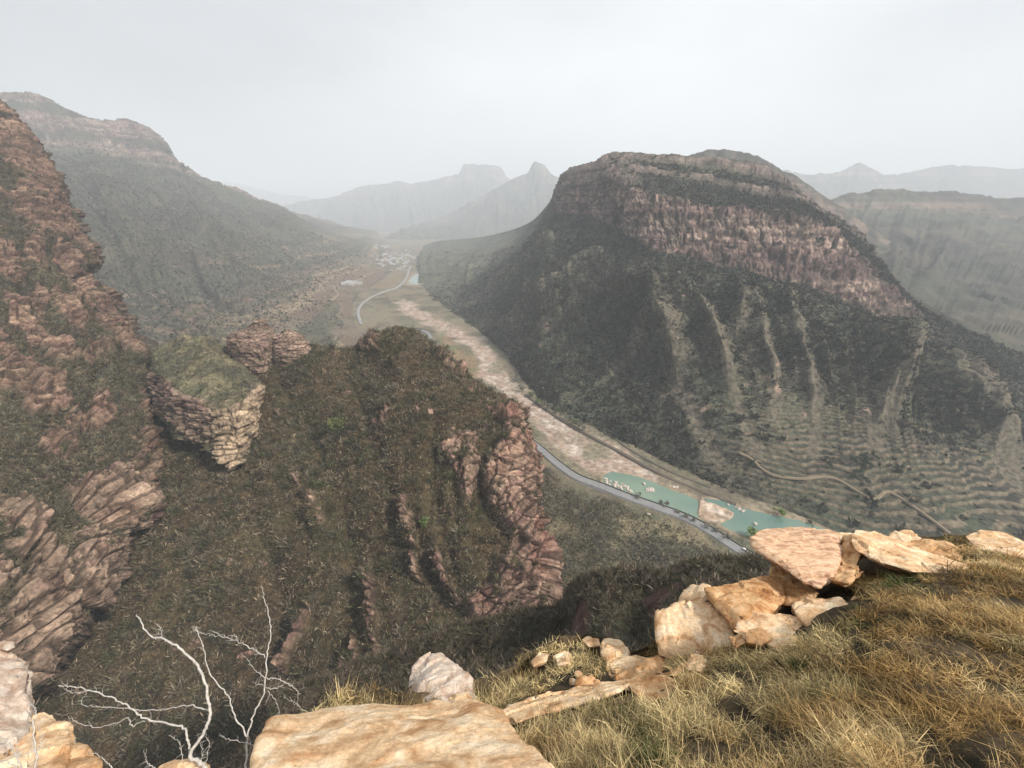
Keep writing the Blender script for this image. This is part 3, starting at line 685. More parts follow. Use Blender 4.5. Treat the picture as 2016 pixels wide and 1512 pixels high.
RC = rock_col(V, .7, 251, .40) * .92 * rt[..., None]; RC = RC * np.array((.92, .88, .85)); RC = lerp(RC, np.array(RED) * rt[..., None], sstep(-.1, .4, fbm(V, 16, 3, 253)) * .40 * sstep(850, 950, X))
rr = np.maximum(rk * sstep(-.42, -.22, fbm(V, 7, 4, 255)), crg)
C = C * (1 - rr[..., None]) + RC * rr[..., None]
finish('spur_hill', V, C, M_NEAR)
scatter('scrub', V, np.clip(1 - rr * 1.02, 0.02, 1) * sstep(.9, 1.1, tvv), 62000, 1.9, 12, [(.135, .102, .062), (.088, .07, .044), (.17, .13, .082), (.035, .029, .021), (.27, .215, .15), (.09, .08, .042)], 'leafless brown scrub covering the near spur in the middle', wide=.075)
SPUR = V
scatter('scrub', V, np.clip(1 - rr, 0, 1) * sstep(.9, 1.1, tvv) * (.15 + sstep(-.1, .4, fbm(V, 14, 3, 262))), 3800, 3.4, 60, [(.10, .088, .056), (.055, .055, .034), (.13, .115, .075), (.075, .08, .04), (.16, .135, .095)], 'larger rounded bare bushes standing out of the scrub on the near spur', wide=.05, up=1.2)

# ---- big cliff on the left
K = [
 [(-120, 120, 460), (-60, 150, 450), (-200, 120, 410), (-700, 60, 330)],
 [(-20, 230, 480), (0, 207, 440), (-80, 240, 400), (-700, 200, 290)],
 [(20, 270, 480), (46, 263, 430), (-50, 300, 385), (-700, 300, 260)],
 [(70, 345, 470), (99, 342, 412), (10, 375, 355), (-600, 430, 230)],
 [(120, 440, 460), (149, 438, 392), (30, 475, 325), (-600, 540, 200)],
 [(160, 510, 450), (187, 508, 376), (60, 560, 302), (-600, 640, 185)],
 [(140, 540, 430), (172, 535, 364), (70, 600, 290), (-600, 690, 175)],
 [(180, 592, 410), (215, 591, 350), (85, 650, 278), (-600, 740, 165)],
 [(225, 664, 390), (258, 664, 330), (105, 715, 260), (-600, 820, 150)],
 [(262, 700, 370), (291, 695, 306), (120, 760, 245), (-600, 880, 140)],
 [(245, 765, 350), (278, 765, 285), (130, 825, 228), (-600, 950, 130)],
 [(255, 860, 330), (291, 860, 252), (140, 905, 204), (-600, 1040, 118)],
 [(270, 970, 290), (302, 970, 226), (140, 1000, 182), (-600, 1140, 106)],
 [(190, 1050, 260), (232, 1048, 200), (100, 1090, 163), (-600, 1240, 95)],
 [(170, 1160, 230), (207, 1160, 172), (70, 1190, 143), (-600, 1330, 86)],
 [(90, 1250, 210), (128, 1245, 152), (20, 1280, 130), (-600, 1430, 78)],
 [(20, 1345, 180), (60, 1340, 136), (-40, 1380, 117), (-600, 1530, 70)],
 [(10, 1470, 160), (40, 1460, 122), (-80, 1500, 104), (-600, 1660, 62)],
 [(-20, 1650, 140), (20, 1640, 108), (-100, 1680, 94), (-600, 1840, 56)],
]
K = [[P(*p) for p in r] for r in K]
V, tu, tv = loft(K, 1.4, back=None, soft=.7)
N = normals(V)
if np.mean(N[..., 0]) < 0 and np.mean(N[..., 1]) > 0: N = -N
X, Y, D = project(V)
tvv = np.broadcast_to(tv[None, :], D.shape)
jx, jy = X + fbm(V, 10, 3, 301) * 22, Y + fbm(V, 10, 3, 303) * 22
rkp = [[(-50, 200), (10, 215), (60, 290), (100, 370), (60, 350), (0, 300), (-60, 280)], [(15, 380), (90, 370), (120, 400), (160, 480), (190, 520), (140, 470), (110, 480), (80, 440), (30, 430)],
       [(45, 415), (75, 425), (90, 455), (75, 490), (82, 520), (60, 510), (55, 460)], [(-40, 480), (20, 490), (50, 530), (40, 550), (-40, 540)], [(110, 490), (150, 505), (170, 560), (215, 600), (250, 670), (290, 700), (240, 690), (200, 640), (160, 590), (130, 540)],
       [(100, 570), (150, 610), (165, 650), (140, 640), (105, 600)], [(10, 590), (60, 630), (110, 680), (160, 700), (150, 720), (90, 700), (20, 640)], [(170, 690), (215, 690), (210, 720), (170, 715)],
       [(-40, 670), (20, 690), (80, 745), (110, 800), (100, 830), (60, 830), (20, 780), (-40, 790)], [(80, 880), (130, 870), (140, 890), (90, 905)], [(130, 830), (200, 805), (215, 830), (200, 850), (140, 850)],
       [(290, 740), (300, 900), (315, 980), (300, 1010), (240, 1050), (170, 1030), (130, 960), (200, 950), (270, 920), (280, 840)], [(130, 1060), (200, 1030), (240, 1060), (215, 1110), (210, 1170), (160, 1190), (130, 1130)],
       [(60, 1080), (100, 1110), (130, 1180), (160, 1200), (120, 1290), (50, 1360), (-60, 1400), (-60, 1240), (0, 1220), (50, 1150)], [(-60, 990), (20, 1020), (60, 1060), (30, 1090), (-60, 1080)], [(170, 560), (200, 600), (230, 650), (215, 640), (180, 590)],
       [(95, 780), (110, 740), (120, 790), (108, 815)], [(70, 560), (88, 590), (80, 625), (66, 600)], [(0, 1100), (30, 1130), (10, 1170), (-40, 1160)]]
rk = np.zeros(D.shape)
for pl in rkp: rk = np.maximum(rk, sstep(-15, -2, inpoly(jx, jy, pl)))
dgs = [[(60, 1090), (100, 1140), (140, 1190), (165, 1200)], [(130, 960), (170, 1010), (215, 1045)], [(110, 880), (128, 930), (150, 990)], [(0, 760), (50, 770), (90, 790)], [(110, 500), (140, 540), (165, 580)], [(190, 690), (170, 780), (160, 880)], [(150, 640), (200, 700), (280, 720)], [(30, 560), (90, 640), (190, 700)]]
TV = V.copy(); TV[..., 2] += .28 * V[..., 1]
rh, rt = rocky(TV, 760, (8, 3.6), (3, 1.4), (2.2, .8))
h = rk * (2.5 + rh + (ridged(V * np.array([1, 1, .7]), 18, 4, 311) - .5) * 13)
h = h + (1 - rk) * (fbm(V, 6, 3, 313) * 1.5)
h = h + fbm(V, 45, 3, 315) * 9 + (ridged(V, 30, 3, 317) - .5) * 9
for ln in dgs:
    d, t, _ = dist_line(X + fbm(V, 9, 2, 321) * 10, Y, ln); h = h - 7 * np.clip(1 - d / 13, 0, 1)
edge = np.clip(1 - np.abs(tvv - 1) / .12, 0, 1)
h = h * (1 - .75 * edge)
V = V + N * h[..., None]
C = scrub_col(V, 16, 320, .9)
C = lerp(C, (.19, .155, .095), sstep(.0, .45, fbm(V, 10, 4, 323)) * .5)
RC = rock_col(V, .8, 331, .28) * np.array((.70, .66, .62)) * rt[..., None]
RC = lerp(RC, np.array(TAN) * .95 * rt[..., None], sstep(880, 960, Y) * .55 * sstep(-.5, .2, fbm(V, 12, 2, 333)))
rr = np.maximum(rk * sstep(-.5, -.34, fbm(V, 8, 4, 335)), sstep(.36, .43, fbm(V, 7, 4, 337)) * .9)
C = C * (1 - rr[..., None]) + RC * rr[..., None]
finish('left_cliff', V, C, M_NEAR)
scatter('scrub', V, np.clip(1 - rr, 0, 1) * sstep(.95, 1.05, tvv) * (.15 + sstep(-.1, .4, fbm(V, 11, 3, 342))), 1800, 2.6, 50, [(.11, .095, .06), (.06, .06, .036), (.15, .125, .08)], 'larger bushes on the ledges of the red cliff at left', wide=.05, up=1.0)
scatter('scrub', V, np.clip(1 - rr * .99, 0, 1) * sstep(.9, 1.0, tvv), 32000, 1.7, 12, [(.095, .077, .05), (.07, .065, .04), (.125, .10, .067), (.18, .15, .095), (.04, .035, .025)], 'brown and olive scrub on the ledges of the red cliff at left', wide=.10)

# ---- green topped crag between cliff and spur
K = [[(286, 712, 318), (300, 735, 308), (303, 770, 304), (306, 820, 298)], [(300, 690, 305), (322, 745, 285), (326, 780, 283), (330, 835, 272)], [(345, 668, 304), (352, 775, 272), (350, 805, 270), (355, 860, 262)],
     [(400, 662, 302), (410, 800, 262), (414, 838, 259), (425, 892, 250)], [(450, 680, 300), (462, 800, 263), (462, 880, 258), (455, 925, 248)], [(482, 712, 297), (500, 765, 275), (488, 850, 268), (475, 910, 252)], [(498, 740, 296), (511, 772, 286), (502, 845, 280), (485, 905, 264)], [(485, 745, 320), (498, 775, 310), (490, 845, 305), (475, 900, 290)]]
V, tu, tv = loft([[P(x_, y_, d_ * (1, .90, .90, .93)[q_]) for q_, (x_, y_, d_) in enumerate(r)] for r in K], 1.3, back=(20, 30), soft=.3)
N = normals(V); X, Y, D = project(V); tvv = np.broadcast_to(tv[None, :], D.shape)
wb = fbm(V, 8, 3, 401) * .12
cf = sstep(2.93, 3.05, tvv + wb)
rh, rt = rocky(V, 790, (6.5, 2.8), (2.6, 1.2), (1.9, .4))
h = cf * (rh + (ridged(V * np.array([1, 1, .4]), 9, 4, 403) - .5) * 6) + (1 - cf) * (fbm(V, 8, 4, 405) * 3.0) + fbm(V, 14, 3, 406) * 4
V = V + N * h[..., None]
C = lerp(scrub_col(V, 12, 410, 1.3), (.21, .18, .105), sstep(-.2, .3, fbm(V, 9, 3, 411)) * .65)
RC = rock_col(V, .6, 415, .5) * .85 * rt[..., None]; RC = lerp(RC, np.array((.50, .38, .25)) * rt[..., None], sstep(395, 430, X) * .55)
rr = np.maximum(cf * sstep(4.9, 4.6, tvv + wb * 6), sstep(.4, .5, fbm(V, 4, 3, 417)) * .7)
C = C * (1 - rr[..., None]) + RC * rr[..., None]
finish('crag_hill', V, C, M_NEAR)
scatter('scrub', V, (1 - rr) * sstep(2, 2.1, tvv), 2600, 1.6, 16, [(.13, .12, .08), (.18, .165, .10), (.08, .078, .05)], 'olive scrub on the flat top of the crag', wide=.07)

# ---- dark scrub slope right under the viewpoint
K = [[(540, 1415, 62), (530, 1450, 50), (520, 1600, 38)], [(660, 1385, 62), (650, 1430, 50), (640, 1600, 38)], [(780, 1345, 62), (775, 1400, 50), (770, 1600, 38)], [(860, 1312, 62), (860, 1370, 50), (860, 1600, 38)], [(930, 1290, 62), (930, 1350, 50), (930, 1600, 38)], [(1030, 1270, 60), (1030, 1340, 49), (1030, 1600, 37)], [(1100, 1252, 58), (1100, 1330, 48), (1100, 1600, 36)],
     [(1130, 1200, 56), (1135, 1290, 47), (1140, 1600, 35)], [(1165, 1175, 55), (1170, 1270, 46), (1175, 1600, 34)], [(1210, 1168, 54), (1215, 1260, 45), (1220, 1600, 33)], [(1265, 1185, 52), (1270, 1270, 44), (1270, 1600, 32)], [(1305, 1180, 50), (1310, 1250, 42), (1320, 1600, 32)], [(1360, 1150, 50), (1370, 1240, 42), (1380, 1600, 32)], [(1430, 1132, 50), (1440, 1220, 42), (1450, 1600, 32)], [(1560, 1150, 50), (1570, 1220, 42), (1580, 1600, 32)], [(1700, 1180, 50), (1700, 1250, 42), (1700, 1600, 32)]]
V, tu, tv = loft([[P(*p) for p in r] for r in K], 2.0, back=(25, 30), soft=.7)
N = normals(V); X, Y, D = project(V); tvv = np.broadcast_to(tv[None, :], D.shape)
V = V + N * (fbm(V, 9, 4, 421) * 1.6 + fbm(V, 2, 3, 423) * .3)[..., None]
C = scrub_col(V, 8, 420, .8)
red = sstep(-4, 4, inpoly(X, Y, [(1118, 1225), (1140, 1180), (1155, 1180), (1160, 1210), (1150, 1240), (1100, 1250)]))
red = np.maximum(red, sstep(-4, 4, inpoly(X, Y, [(1270, 1195), (1300, 1168), (1340, 1150), (1350, 1165), (1310, 1190), (1300, 1215), (1285, 1225)])))
C = lerp(C, (.075, .045, .036), red)
finish('near_hillside', V, C, M_NEAR)
scatter('scrub', V, (1 - red) * sstep(.2, .5, tvv), 16000, .95, 26, [(.10, .082, .058), (.07, .06, .044), (.14, .115, .085), (.18, .15, .115), (.09, .085, .05)], 'dense dark leafless scrub just below the grassy ledge', wide=.035)
# ================================================================== VALLEY THINGS
def at(grids, px, py, lift=0.0):     # visible land point nearest to a sight line
    best = None
    for G in grids:
        X, Y, D = project(G)
        m = np.hypot(X - px, Y - py)
        dm = np.where(m < 5, D + m * 20, 1e9); i = np.unravel_index(np.argmin(dm), dm.shape)
        if dm[i] < 1e8 and (best is None or dm[i] < best[0]): best = (dm[i], G[i].copy())
    p = best[1] if best else Z(px, py, 0)
    p[2] += lift
    return p
def resample(pts, step):
    pts = np.array(pts, float); A = cr_interp(pts, np.linspace(0, len(pts) - 1, len(pts) * 12))
    L = np.concatenate([[0], np.cumsum(np.linalg.norm(np.diff(A, axis=0), axis=1))])
    n = max(3, int(L[-1] / step)); t = np.linspace(0, L[-1], n)
    return np.stack([np.interp(t, L, A[:, k]) for k in range(3)], -1)
def ribbon(name, pts, width, prof, mat, col, kind='structure', off=0.0, step=3.0):
    """prof: list of (fraction across -.5..5, dz)"""
    A = resample(pts, step); T = np.gradient(A, axis=0); T[:, 2] = 0
    T /= np.linalg.norm(T, axis=1)[:, None] + 1e-9
    Nn = np.stack([T[:, 1], -T[:, 0], T[:, 0] * 0], -1)
    W = width * (1 + .06 * (vnoise(np.arange(len(A)) / 4., np.zeros(len(A)), np.zeros(len(A)), 77) - .5))
    V = np.stack([A + Nn * ((f * W) + off)[:, None] + np.array([0, 0, dz]) for f, dz in prof], 1)
    C = np.broadcast_to(np.array(col), V.shape).copy()
    o = mesh_np(name, V, grid_faces(V.shape[0], V.shape[1]), C, mat, smooth=False)
    set_props(o, kind=kind); return o, A, Nn
M_ROAD = vmat('pale_asphalt', 4, .85, 1.12, .1, .05)
M_DIRT = vmat('dirt', 2, .7, 1.2, .3, .1)
PROF = [(-.75, -2.5), (-.5, -.05), (-.47, .0), (.47, .0), (.5, -.05), (.75, -2.5)]
rn = [Z(x, y, 2.4) for x, y in ROAD_N]
road, RA, RN = ribbon('road', rn, 7.6, PROF, M_ROAD, (.22, .22, .22))
ribbon('road', [Z(x, y, 1.2) for x, y in ROAD_F], 7.0, PROF, M_ROAD, (.22, .22, .22))
ribbon('road', [at([LEFT, GROUND[0]], x, y, 1.6) for x, y in ROAD_FF], 6.0, PROF, M_ROAD, (.26, .26, .26))
ribbon('path', [at([MESA], x, y, 1.7) for x, y in [(1455, 893), (1480, 906), (1500, 925), (1530, 938), (1580, 945), (1620, 940), (1650, 946), (1690, 970), (1722, 983), (1742, 970), (1762, 976), (1800, 1000), (1840, 1030), (1870, 1052)]], 1.8, [(-.9, -1.2), (-.5, 0), (.5, 0), (.9, -1.2)], M_DIRT, (.22, .175, .12))
ribbon('path', [Z(x, y, 1.0) for x, y in [(1035, 775), (1090, 815), (1150, 850), (1210, 882), (1270, 915), (1330, 945), (1390, 968), (1450, 990)]], 3.0, [(-.9, -1.2), (-.5, 0), (.5, 0), (.9, -1.2)], M_DIRT, (.13, .11, .085))
ribbon('path', [Z(x, y, .9) for x, y in [(1050, 768), (1110, 810), (1190, 850), (1250, 890), (1330, 932), (1400, 958)]], 2.2, [(-.9, -1.2), (-.5, 0), (.5, 0), (.9, -1.2)], M_DIRT, (.11, .10, .075))
# guard wall on the river side of the road
M_WALL = plain('weathered_concrete', (.10, .10, .095), .9, None)
G_ = RA + RN * -4.1
Vw = np.stack([G_ + np.array([0, 0, z]) + RN * o_ for z, o_ in ((-.4, -.15), (.85, -.15), (.85, .15), (-.4, .15))], 1)
gw = mesh_np('guard_wall', Vw, grid_faces(Vw.shape[0], 4), None, M_WALL, smooth=False)
set_props(gw, 'low dark guard wall running along the river side of the valley road', 'wall')

# ---- car on the road
def box_bm(bm, c, s, mi=0, rot=None):
    r = bmesh.ops.create_cube(bm, size=1)
    for v in r['verts']:
        v.co = Vector((v.co.x * s[0], v.co.y * s[1], v.co.z * s[2])) + Vector(c)
    for f in {f for v in r['verts'] for f in v.link_faces}: f.material_index = mi
def bm_obj(name, bm, mats, parent=None):
    me = bpy.data.meshes.new(name); bm.to_mesh(me); bm.free()
    for m in mats: me.materials.append(m)
    o = bpy.data.objects.new(name, me); COL.objects.link(o)
    if parent: o.parent = parent
    return o
M_WHITE = plain('white_paint', (.75, .75, .74), .35, 5, .5); M_GLASS = plain('dark_glass', (.03, .035, .04), .15, 5, .6); M_RUB = plain('tyre_rubber', (.02, .02, .02), .8)
def make_car(px, py):
    i = int(np.argmin(np.hypot(*(np.array(project(RA)[:2]) - np.array([[px], [py]])))))
    p, t = RA[i], RA[i + 1] - RA[i - 1]
    e = bpy.data.objects.new('parked_car', None); COL.objects.link(e)
    e.location = (p[0] + RN[i][0] * -1.7, p[1] + RN[i][1] * -1.7, p[2]); e.rotation_euler = (0, 0, math.atan2(t[1], t[0]))
    bm = bmesh.new(); box_bm(bm, (0, 0, .62), (4.5, 1.8, .62))
    bmesh.ops.bevel(bm, geom=bm.edges[:], offset=.12, segments=2, affect='EDGES'); bm_obj('body', bm, [M_WHITE], e)
    bm = bmesh.new(); prof = [(-1.9, .9), (-1.5, 1.48), (.6, 1.5), (1.35, .92)]
    a = [bm.verts.new((x, -.8 + (.1 if z > 1.2 else 0), z)) for x, z in prof]; b = [bm.verts.new((x, .8 - (.1 if z > 1.2 else 0), z)) for x, z in prof]
    bm.faces.new(a[::-1]); bm.faces.new(b)
    for k in range(4): bm.faces.new((a[k], a[(k + 1) % 4], b[(k + 1) % 4], b[k]))
    bm_obj('cabin_glass', bm, [M_GLASS], e)
    bm = bmesh.new(); box_bm(bm, (-.45, 0, 1.52), (2.05, 1.42, .07)); bm_obj('roof', bm, [M_WHITE], e)
    for x in (-1.4, 1.4):
        for y in (-.82, .82):
            bm = bmesh.new(); bmesh.ops.create_cone(bm, cap_ends=True, segments=16, radius1=.33, radius2=.33, depth=.22, matrix=Matrix.Translation((x, y, .33)) @ Matrix.Rotation(math.pi / 2, 4, 'X'))
            bm_obj('wheel', bm, [M_RUB], e)
    set_props(e, 'small white car stopped on the valley road just beyond the overhanging slab', 'car')
make_car(1463, 1084)

# ---- village houses
M_HW = plain('whitewashed_wall', (.42, .41, .40), .9, 3); M_HR = plain('grey_roof_tiles', (.26, .25, .25), .9, 2); M_HR2 = plain('pale_metal_roof', (.34, .36, .38), .5, 4)
def house_proto(w_, d_, h_, roofm):
    bm = bmesh.new(); box_bm(bm, (0, 0, h_ / 2 - .5), (w_, d_, h_ + 1))
    a = [bm.verts.new((x, y, z)) for x, y, z in ((-w_ / 2 - .3, -d_ / 2 - .4, h_ + .02), (w_ / 2 + .3, -d_ / 2 - .4, h_ + .02), (w_ / 2 + .3, d_ / 2 + .4, h_ + .02), (-w_ / 2 - .3, d_ / 2 + .4, h_ + .02), (-w_ / 2 - .3, 0, h_ + 1.9), (w_ / 2 + .3, 0, h_ + 1.9))]
    for f in ((0, 1, 5, 4), (2, 3, 4, 5), (0, 4, 3), (1, 2, 5), (3, 2, 1, 0)):
        fc = bm.faces.new([a[k] for k in f]); fc.material_index = 1
    o = bm_obj('village_house', bm, [M_HW, roofm]); return o
protos = [house_proto(15, 8, 4.5, M_HR), house_proto(11, 7, 6, M_HR2), house_proto(20, 9, 5, M_HR2)]
hr = random.Random(5); used = set()
for cx, cy, sx, sy, n, lab, grp in [(788, 508, 52, 20, 110, 'tiny white walled house in the main village beside the far river bend', 'houses of the main village'), (760, 481, 16, 5, 14, 'tiny pale house in the hamlet beyond the main village', 'houses of the farther hamlet'),
                          (690, 558, 22, 4, 20, 'white building in the small row of houses left of the far road', 'houses left of the far road'), (895, 464, 20, 3, 12, 'faint white house at the foot of the hazy far peaks', 'houses under the far peaks')]:
    for k in range(n):
        x, y = hr.gauss(cx, sx * .5), hr.gauss(cy, sy * .45)
        if cx == 792: y += (x - cx) * .35
        p = at([LEFT, GROUND[0]], x, y, .3); q = hr.randrange(3); src = protos[q]
        if q not in used: o = src; used.add(q)
        else: o = src.copy(); COL.objects.link(o)
        o.location = p; o.rotation_euler = (0, 0, hr.gauss(.3, .35)); s_ = hr.uniform(.75, 1.15); o.scale = (s_, s_, s_)
        set_props(o, lab, 'house', grp)
# weir below the far lake
bm = bmesh.new(); box_bm(bm, (0, 0, 0), (75, 5, 4)); we = bm_obj('weir', bm, [plain('weir_stone', (.42, .42, .42), .8, 3)])
we.location = Z(822, 560, .8); set_props(we, 'pale low weir holding back the small far lake', 'weir')

# ---- boulders in and around the pond
def boulder_mesh(name, s, seed, sub=3, amp=.25):
    bm = bmesh.new(); bmesh.ops.create_icosphere(bm, subdivisions=sub, radius=1)
    V = np.array([v.co[:] for v in bm.verts]) * np.array(s)
    off = np.array([seed * 13.1, seed * 7.7, seed * 3.1])
    L = np.linalg.norm(V, axis=1, keepdims=True)
    V = V * (1 + amp * (fbm(V + off, 1.1, 3, seed)[:, None]) * 1.6 + amp * .5 * blocks(V + off, .7, .45, seed)[:, None])
    for v, c in zip(bm.verts, V): v.co = c
    me = bpy.data.meshes.new(name); bm.to_mesh(me); bm.free(); return me
M_BW = plain('white_river_stone', (.48, .42, .36), .9, .7)
bms = []
for k in range(3):
    me = boulder_mesh('river_boulder', (1.2, .9, .75), 10 + k, 2); me.materials.append(M_BW); bms.append(me)
br = random.Random(8)
for cx, cy, sx, sy, sl, n, lab, grp in [(1217, 955, 28, 6, .38, 60, 'pale boulder in the dense cluster along the road side of the green pond', 'boulders at the pond edge'), (1279, 964, 9, 3, .05, 22, 'pale boulder of the little heap in the middle of the green pond', 'boulders in the pond heap'), (1325, 958, 9, 2, .35, 8, 'pale boulder on the far bank of the green pond', 'boulders on the far pond bank'), (1450, 1000, 20, 3, .5, 8, 'pale boulder at the far edge of the lower pool', 'boulders by the lower pool')]:
    for k in range(n):
        x = cx + br.uniform(-1, 1) * sx; y = cy + (x - cx) * sl + br.uniform(-1, 1) * sy
        o = bpy.data.objects.new('river_boulder', bms[k % 3]); COL.objects.link(o)
        o.location = Z(x, y, -.2); s_ = br.uniform(.5, 1.5); o.scale = (s_, s_, s_); o.rotation_euler = (0, 0, br.uniform(0, 6))
        set_props(o, lab, 'boulder', grp)
for x, y, r, lab in [(1268, 952, 1.6, 'lone pale boulder rising from the upper pond'), (1487, 1031, 1.6, 'lone white boulder in the lower pool near the light green tree'), (1277, 1014, 2.0, 'lone pale boulder on the scrub slope just below the road')]:
    o = bpy.data.objects.new('river_boulder', bms[0]); COL.objects.link(o); o.location = Z(x, y, .2 if y < 1040 and x != 1277 else 3.5); o.scale = (r,) * 3
    set_props(o, lab, 'boulder')

# ---- trees of the valley
M_BARK = plain('tree_bark', (.16, .13, .10), .95, .3)
def tube(paths, mat, name, parent=None, sides=6):
    VV, FF = [], []; off = 0
    for pts, r0, r1 in paths:
        A = np.array(pts, float); n = len(A); T = np.gradient(A, axis=0); T /= np.linalg.norm(T, axis=1)[:, None] + 1e-9
        ref = np.array([.31, .17, .93]); a = np.cross(T, ref); a /= np.linalg.norm(a, axis=1)[:, None] + 1e-9; b = np.cross(T, a)
        r = np.linspace(r0, r1, n)[:, None, None]; th = np.linspace(0, 2 * np.pi, sides, endpoint=False)[None, :, None]
        V = A[:, None] + (a[:, None] * np.cos(th) + b[:, None] * np.sin(th)) * r
        VV.append(V.reshape(-1, 3)); i = np.arange(n - 1)[:, None] * sides; j = np.arange(sides)[None]; j2 = (j + 1) % sides
        FF.append((np.stack([i + j, i + j2, i + sides + j2, i + sides + j], -1).reshape(-1, 4)) + off); off += n * sides
    return mesh_np(name, np.concatenate(VV), np.concatenate(FF), None, mat, parent=parent)
def crown_mesh(h, r, n, cols, seed, size=.35):
    g = np.random.default_rng(seed)
    cl = g.normal(size=(9, 3)) * np.array([r * .45, r * .45, h * .16]) + np.array([0, 0, h * .68])
    c = cl[g.integers(0, 9, n)] + g.normal(size=(n, 3)) * r * .22
    a = g.normal(size=(n, 3)); a /= np.linalg.norm(a, axis=1)[:, None]; b = np.cross(a, g.normal(size=(n, 3))); b /= np.linalg.norm(b, axis=1)[:, None]
    s = size * (.6 + .8 * g.random((n, 1)))
    T = np.stack([c - a * s, c + b * s * .6, c + a * s, c - b * s * .6], 1)
    C = np.array(cols)[g.integers(0, len(cols), n)] * (.7 + .6 * g.random((n, 1)))
    return T, np.arange(n * 4).reshape(-1, 4), np.repeat(C[:, None], 4, 1)
def tree(p, h, r, cols, lab, grp=None, seed=0, n=500):
    e = bpy.data.objects.new('tree', None); COL.objects.link(e); e.location = p
    g = random.Random(seed); paths = [([(0, 0, -.5), (g.uniform(-.2, .2), g.uniform(-.2, .2), h * .4), (g.uniform(-.4, .4), g.uniform(-.4, .4), h * .8)], h * .035, h * .01)]
    for k in range(5):
        a = g.uniform(0, 6.28); z = h * g.uniform(.3, .55); paths.append(([(0, 0, z), (math.cos(a) * r * .4, math.sin(a) * r * .4, z + h * .18), (math.cos(a) * r * .75, math.sin(a) * r * .75, z + h * .3)], h * .015, h * .005))
    tube(paths, M_BARK, 'trunk', e, 5)
    T, F, C = crown_mesh(h, r, n, cols, seed, .09 * h)
    mesh_np('crown', T, F, C, M_SCRUB, smooth=False, parent=e)
    set_props(e, lab, 'tree', grp); return e
GREY = [(.17, .17, .13), (.13, .135, .09), (.2, .2, .16)]; LG = [(.16, .22, .06), (.2, .26, .08), (.12, .17, .05)]; DG = [(.04, .06, .035), (.06, .08, .04)]
tr = random.Random(3)
tree(Z(1482, 1058, 0), 7, 4.5, LG, 'light green leafy tree on the near bank of the lower pool', None, 1)
tree(Z(1538, 1016, 0), 6, 4, LG, 'yellow green bush tree on the far bank above the lower pool', None, 2)
for k, (x, y) in enumerate([(1062, 795), (1072, 800), (1085, 808), (1098, 815), (1110, 824), (1122, 830), (1132, 838), (1030, 770), (1150, 848), (1045, 782), (1140, 842), (1015, 752)]):
    tree(Z(x + tr.uniform(-3, 3), y, 0), tr.uniform(6, 9), tr.uniform(3.5, 5), GREY if k % 3 else [(.12, .15, .07), (.16, .19, .09)], 'pale budding tree in the row at the foot of the mountain beyond the dry riverbed', 'trees along the far side of the riverbed', 10 + k, 350)
for k, (x, y) in enumerate([(1312, 990), (1335, 1003), (1350, 1012), (1363, 1018), (1300, 985), (1390, 1032), (1410, 1040), (1430, 1052), (1255, 972)]):
    tree(Z(x, y + 9, 1), tr.uniform(3.5, 6), tr.uniform(2, 3), GREY, 'thin grey leafless tree between the pond and the road', 'trees between pond and road', 30 + k, 160)
for k in range(26):
    x = 1705 + tr.gauss(0, 20); y = 925 + tr.gauss(0, 26)
    tree(at([MESA], x, y, 0), tr.uniform(3.5, 6), tr.uniform(1.8, 2.6), DG, 'dark evergreen tree in the loose grove above the bend of the dirt path', 'evergreens above the dirt path', 50 + k, 200)
tree(at([SPUR], 660, 845, -.3), 7, 5, [(.11, .13, .045), (.14, .16, .055), (.10, .11, .05)], 'single fresh green tree amid the brown scrub of the near spur', None, 90, 900)
tree(at([SPUR], 835, 1040, -.3), 5, 3.0, [(.10, .14, .045), (.12, .16, .06)], 'small green bush tree beside the pale rock rib on the spur', None, 91, 600)

# ---- rock pillars on the crest of the spur
M_ROCKN = vmat('weathered_sandstone', 1.2, .6, 1.35, .7, .3, fine2=.6)
def pillar(name, rows, D, depthf, lab, s, rc=.3, tan=.5, cat='rock pillar'):
    """rows: (py, left px, right px); elliptical cross-sections"""
    R = np.array([[r[0], r[1], r[2]] for r in rows], float)
    n = 90; t = np.linspace(0, len(R) - 1, n); yy = np.interp(t, range(len(R)), R[:, 0]); xl = np.interp(t, range(len(R)), R[:, 1]); xr = np.interp(t, range(len(R)), R[:, 2])
    V = []
    for k in range(n):
        l, r = P(xl[k], yy[k], D), P(xr[k], yy[k], D); c = (l + r) / 2; w_ = np.linalg.norm(r - l) / 2
        a = np.linspace(0, 2 * np.pi, 120)
        ex = np.sign(np.cos(a)) * np.abs(np.cos(a)) ** .8 * w_; ey = np.sign(np.sin(a)) * np.abs(np.sin(a)) ** .8 * w_ * depthf
        V.append(np.stack([c[0] + ex, c[1] + ey, np.full(120, c[2])], -1))
    V = np.array(V); cen = V.mean(1, keepdims=True)
    d = V - cen; d[..., 2] = 0; L = np.linalg.norm(d, axis=-1, keepdims=True) + 1e-6
    rh, rt = rocky(V, s, (3.2, 1.7), (1.3, .7), (.85, .35)); h = rh + (ridged(V, 5, 3, s + 40) - .5) * 2.4
    V = V + d / L * (h * np.clip(L[..., 0] / 2, 0, 1))[..., None]
    V[:, -1] = V[:, 0]
    C = rock_col(V, .45, s, tan) * .98 * rt[..., None]
    g_ = sstep(.1, .5, fbm(V, 4, 3, s + 60)) * .5
    C = lerp(C, (.12, .10, .07), g_)
    o = mesh_np(name, V, grid_faces(V.shape[0], V.shape[1]), C, M_ROCKN); set_props(o, lab, cat); return o
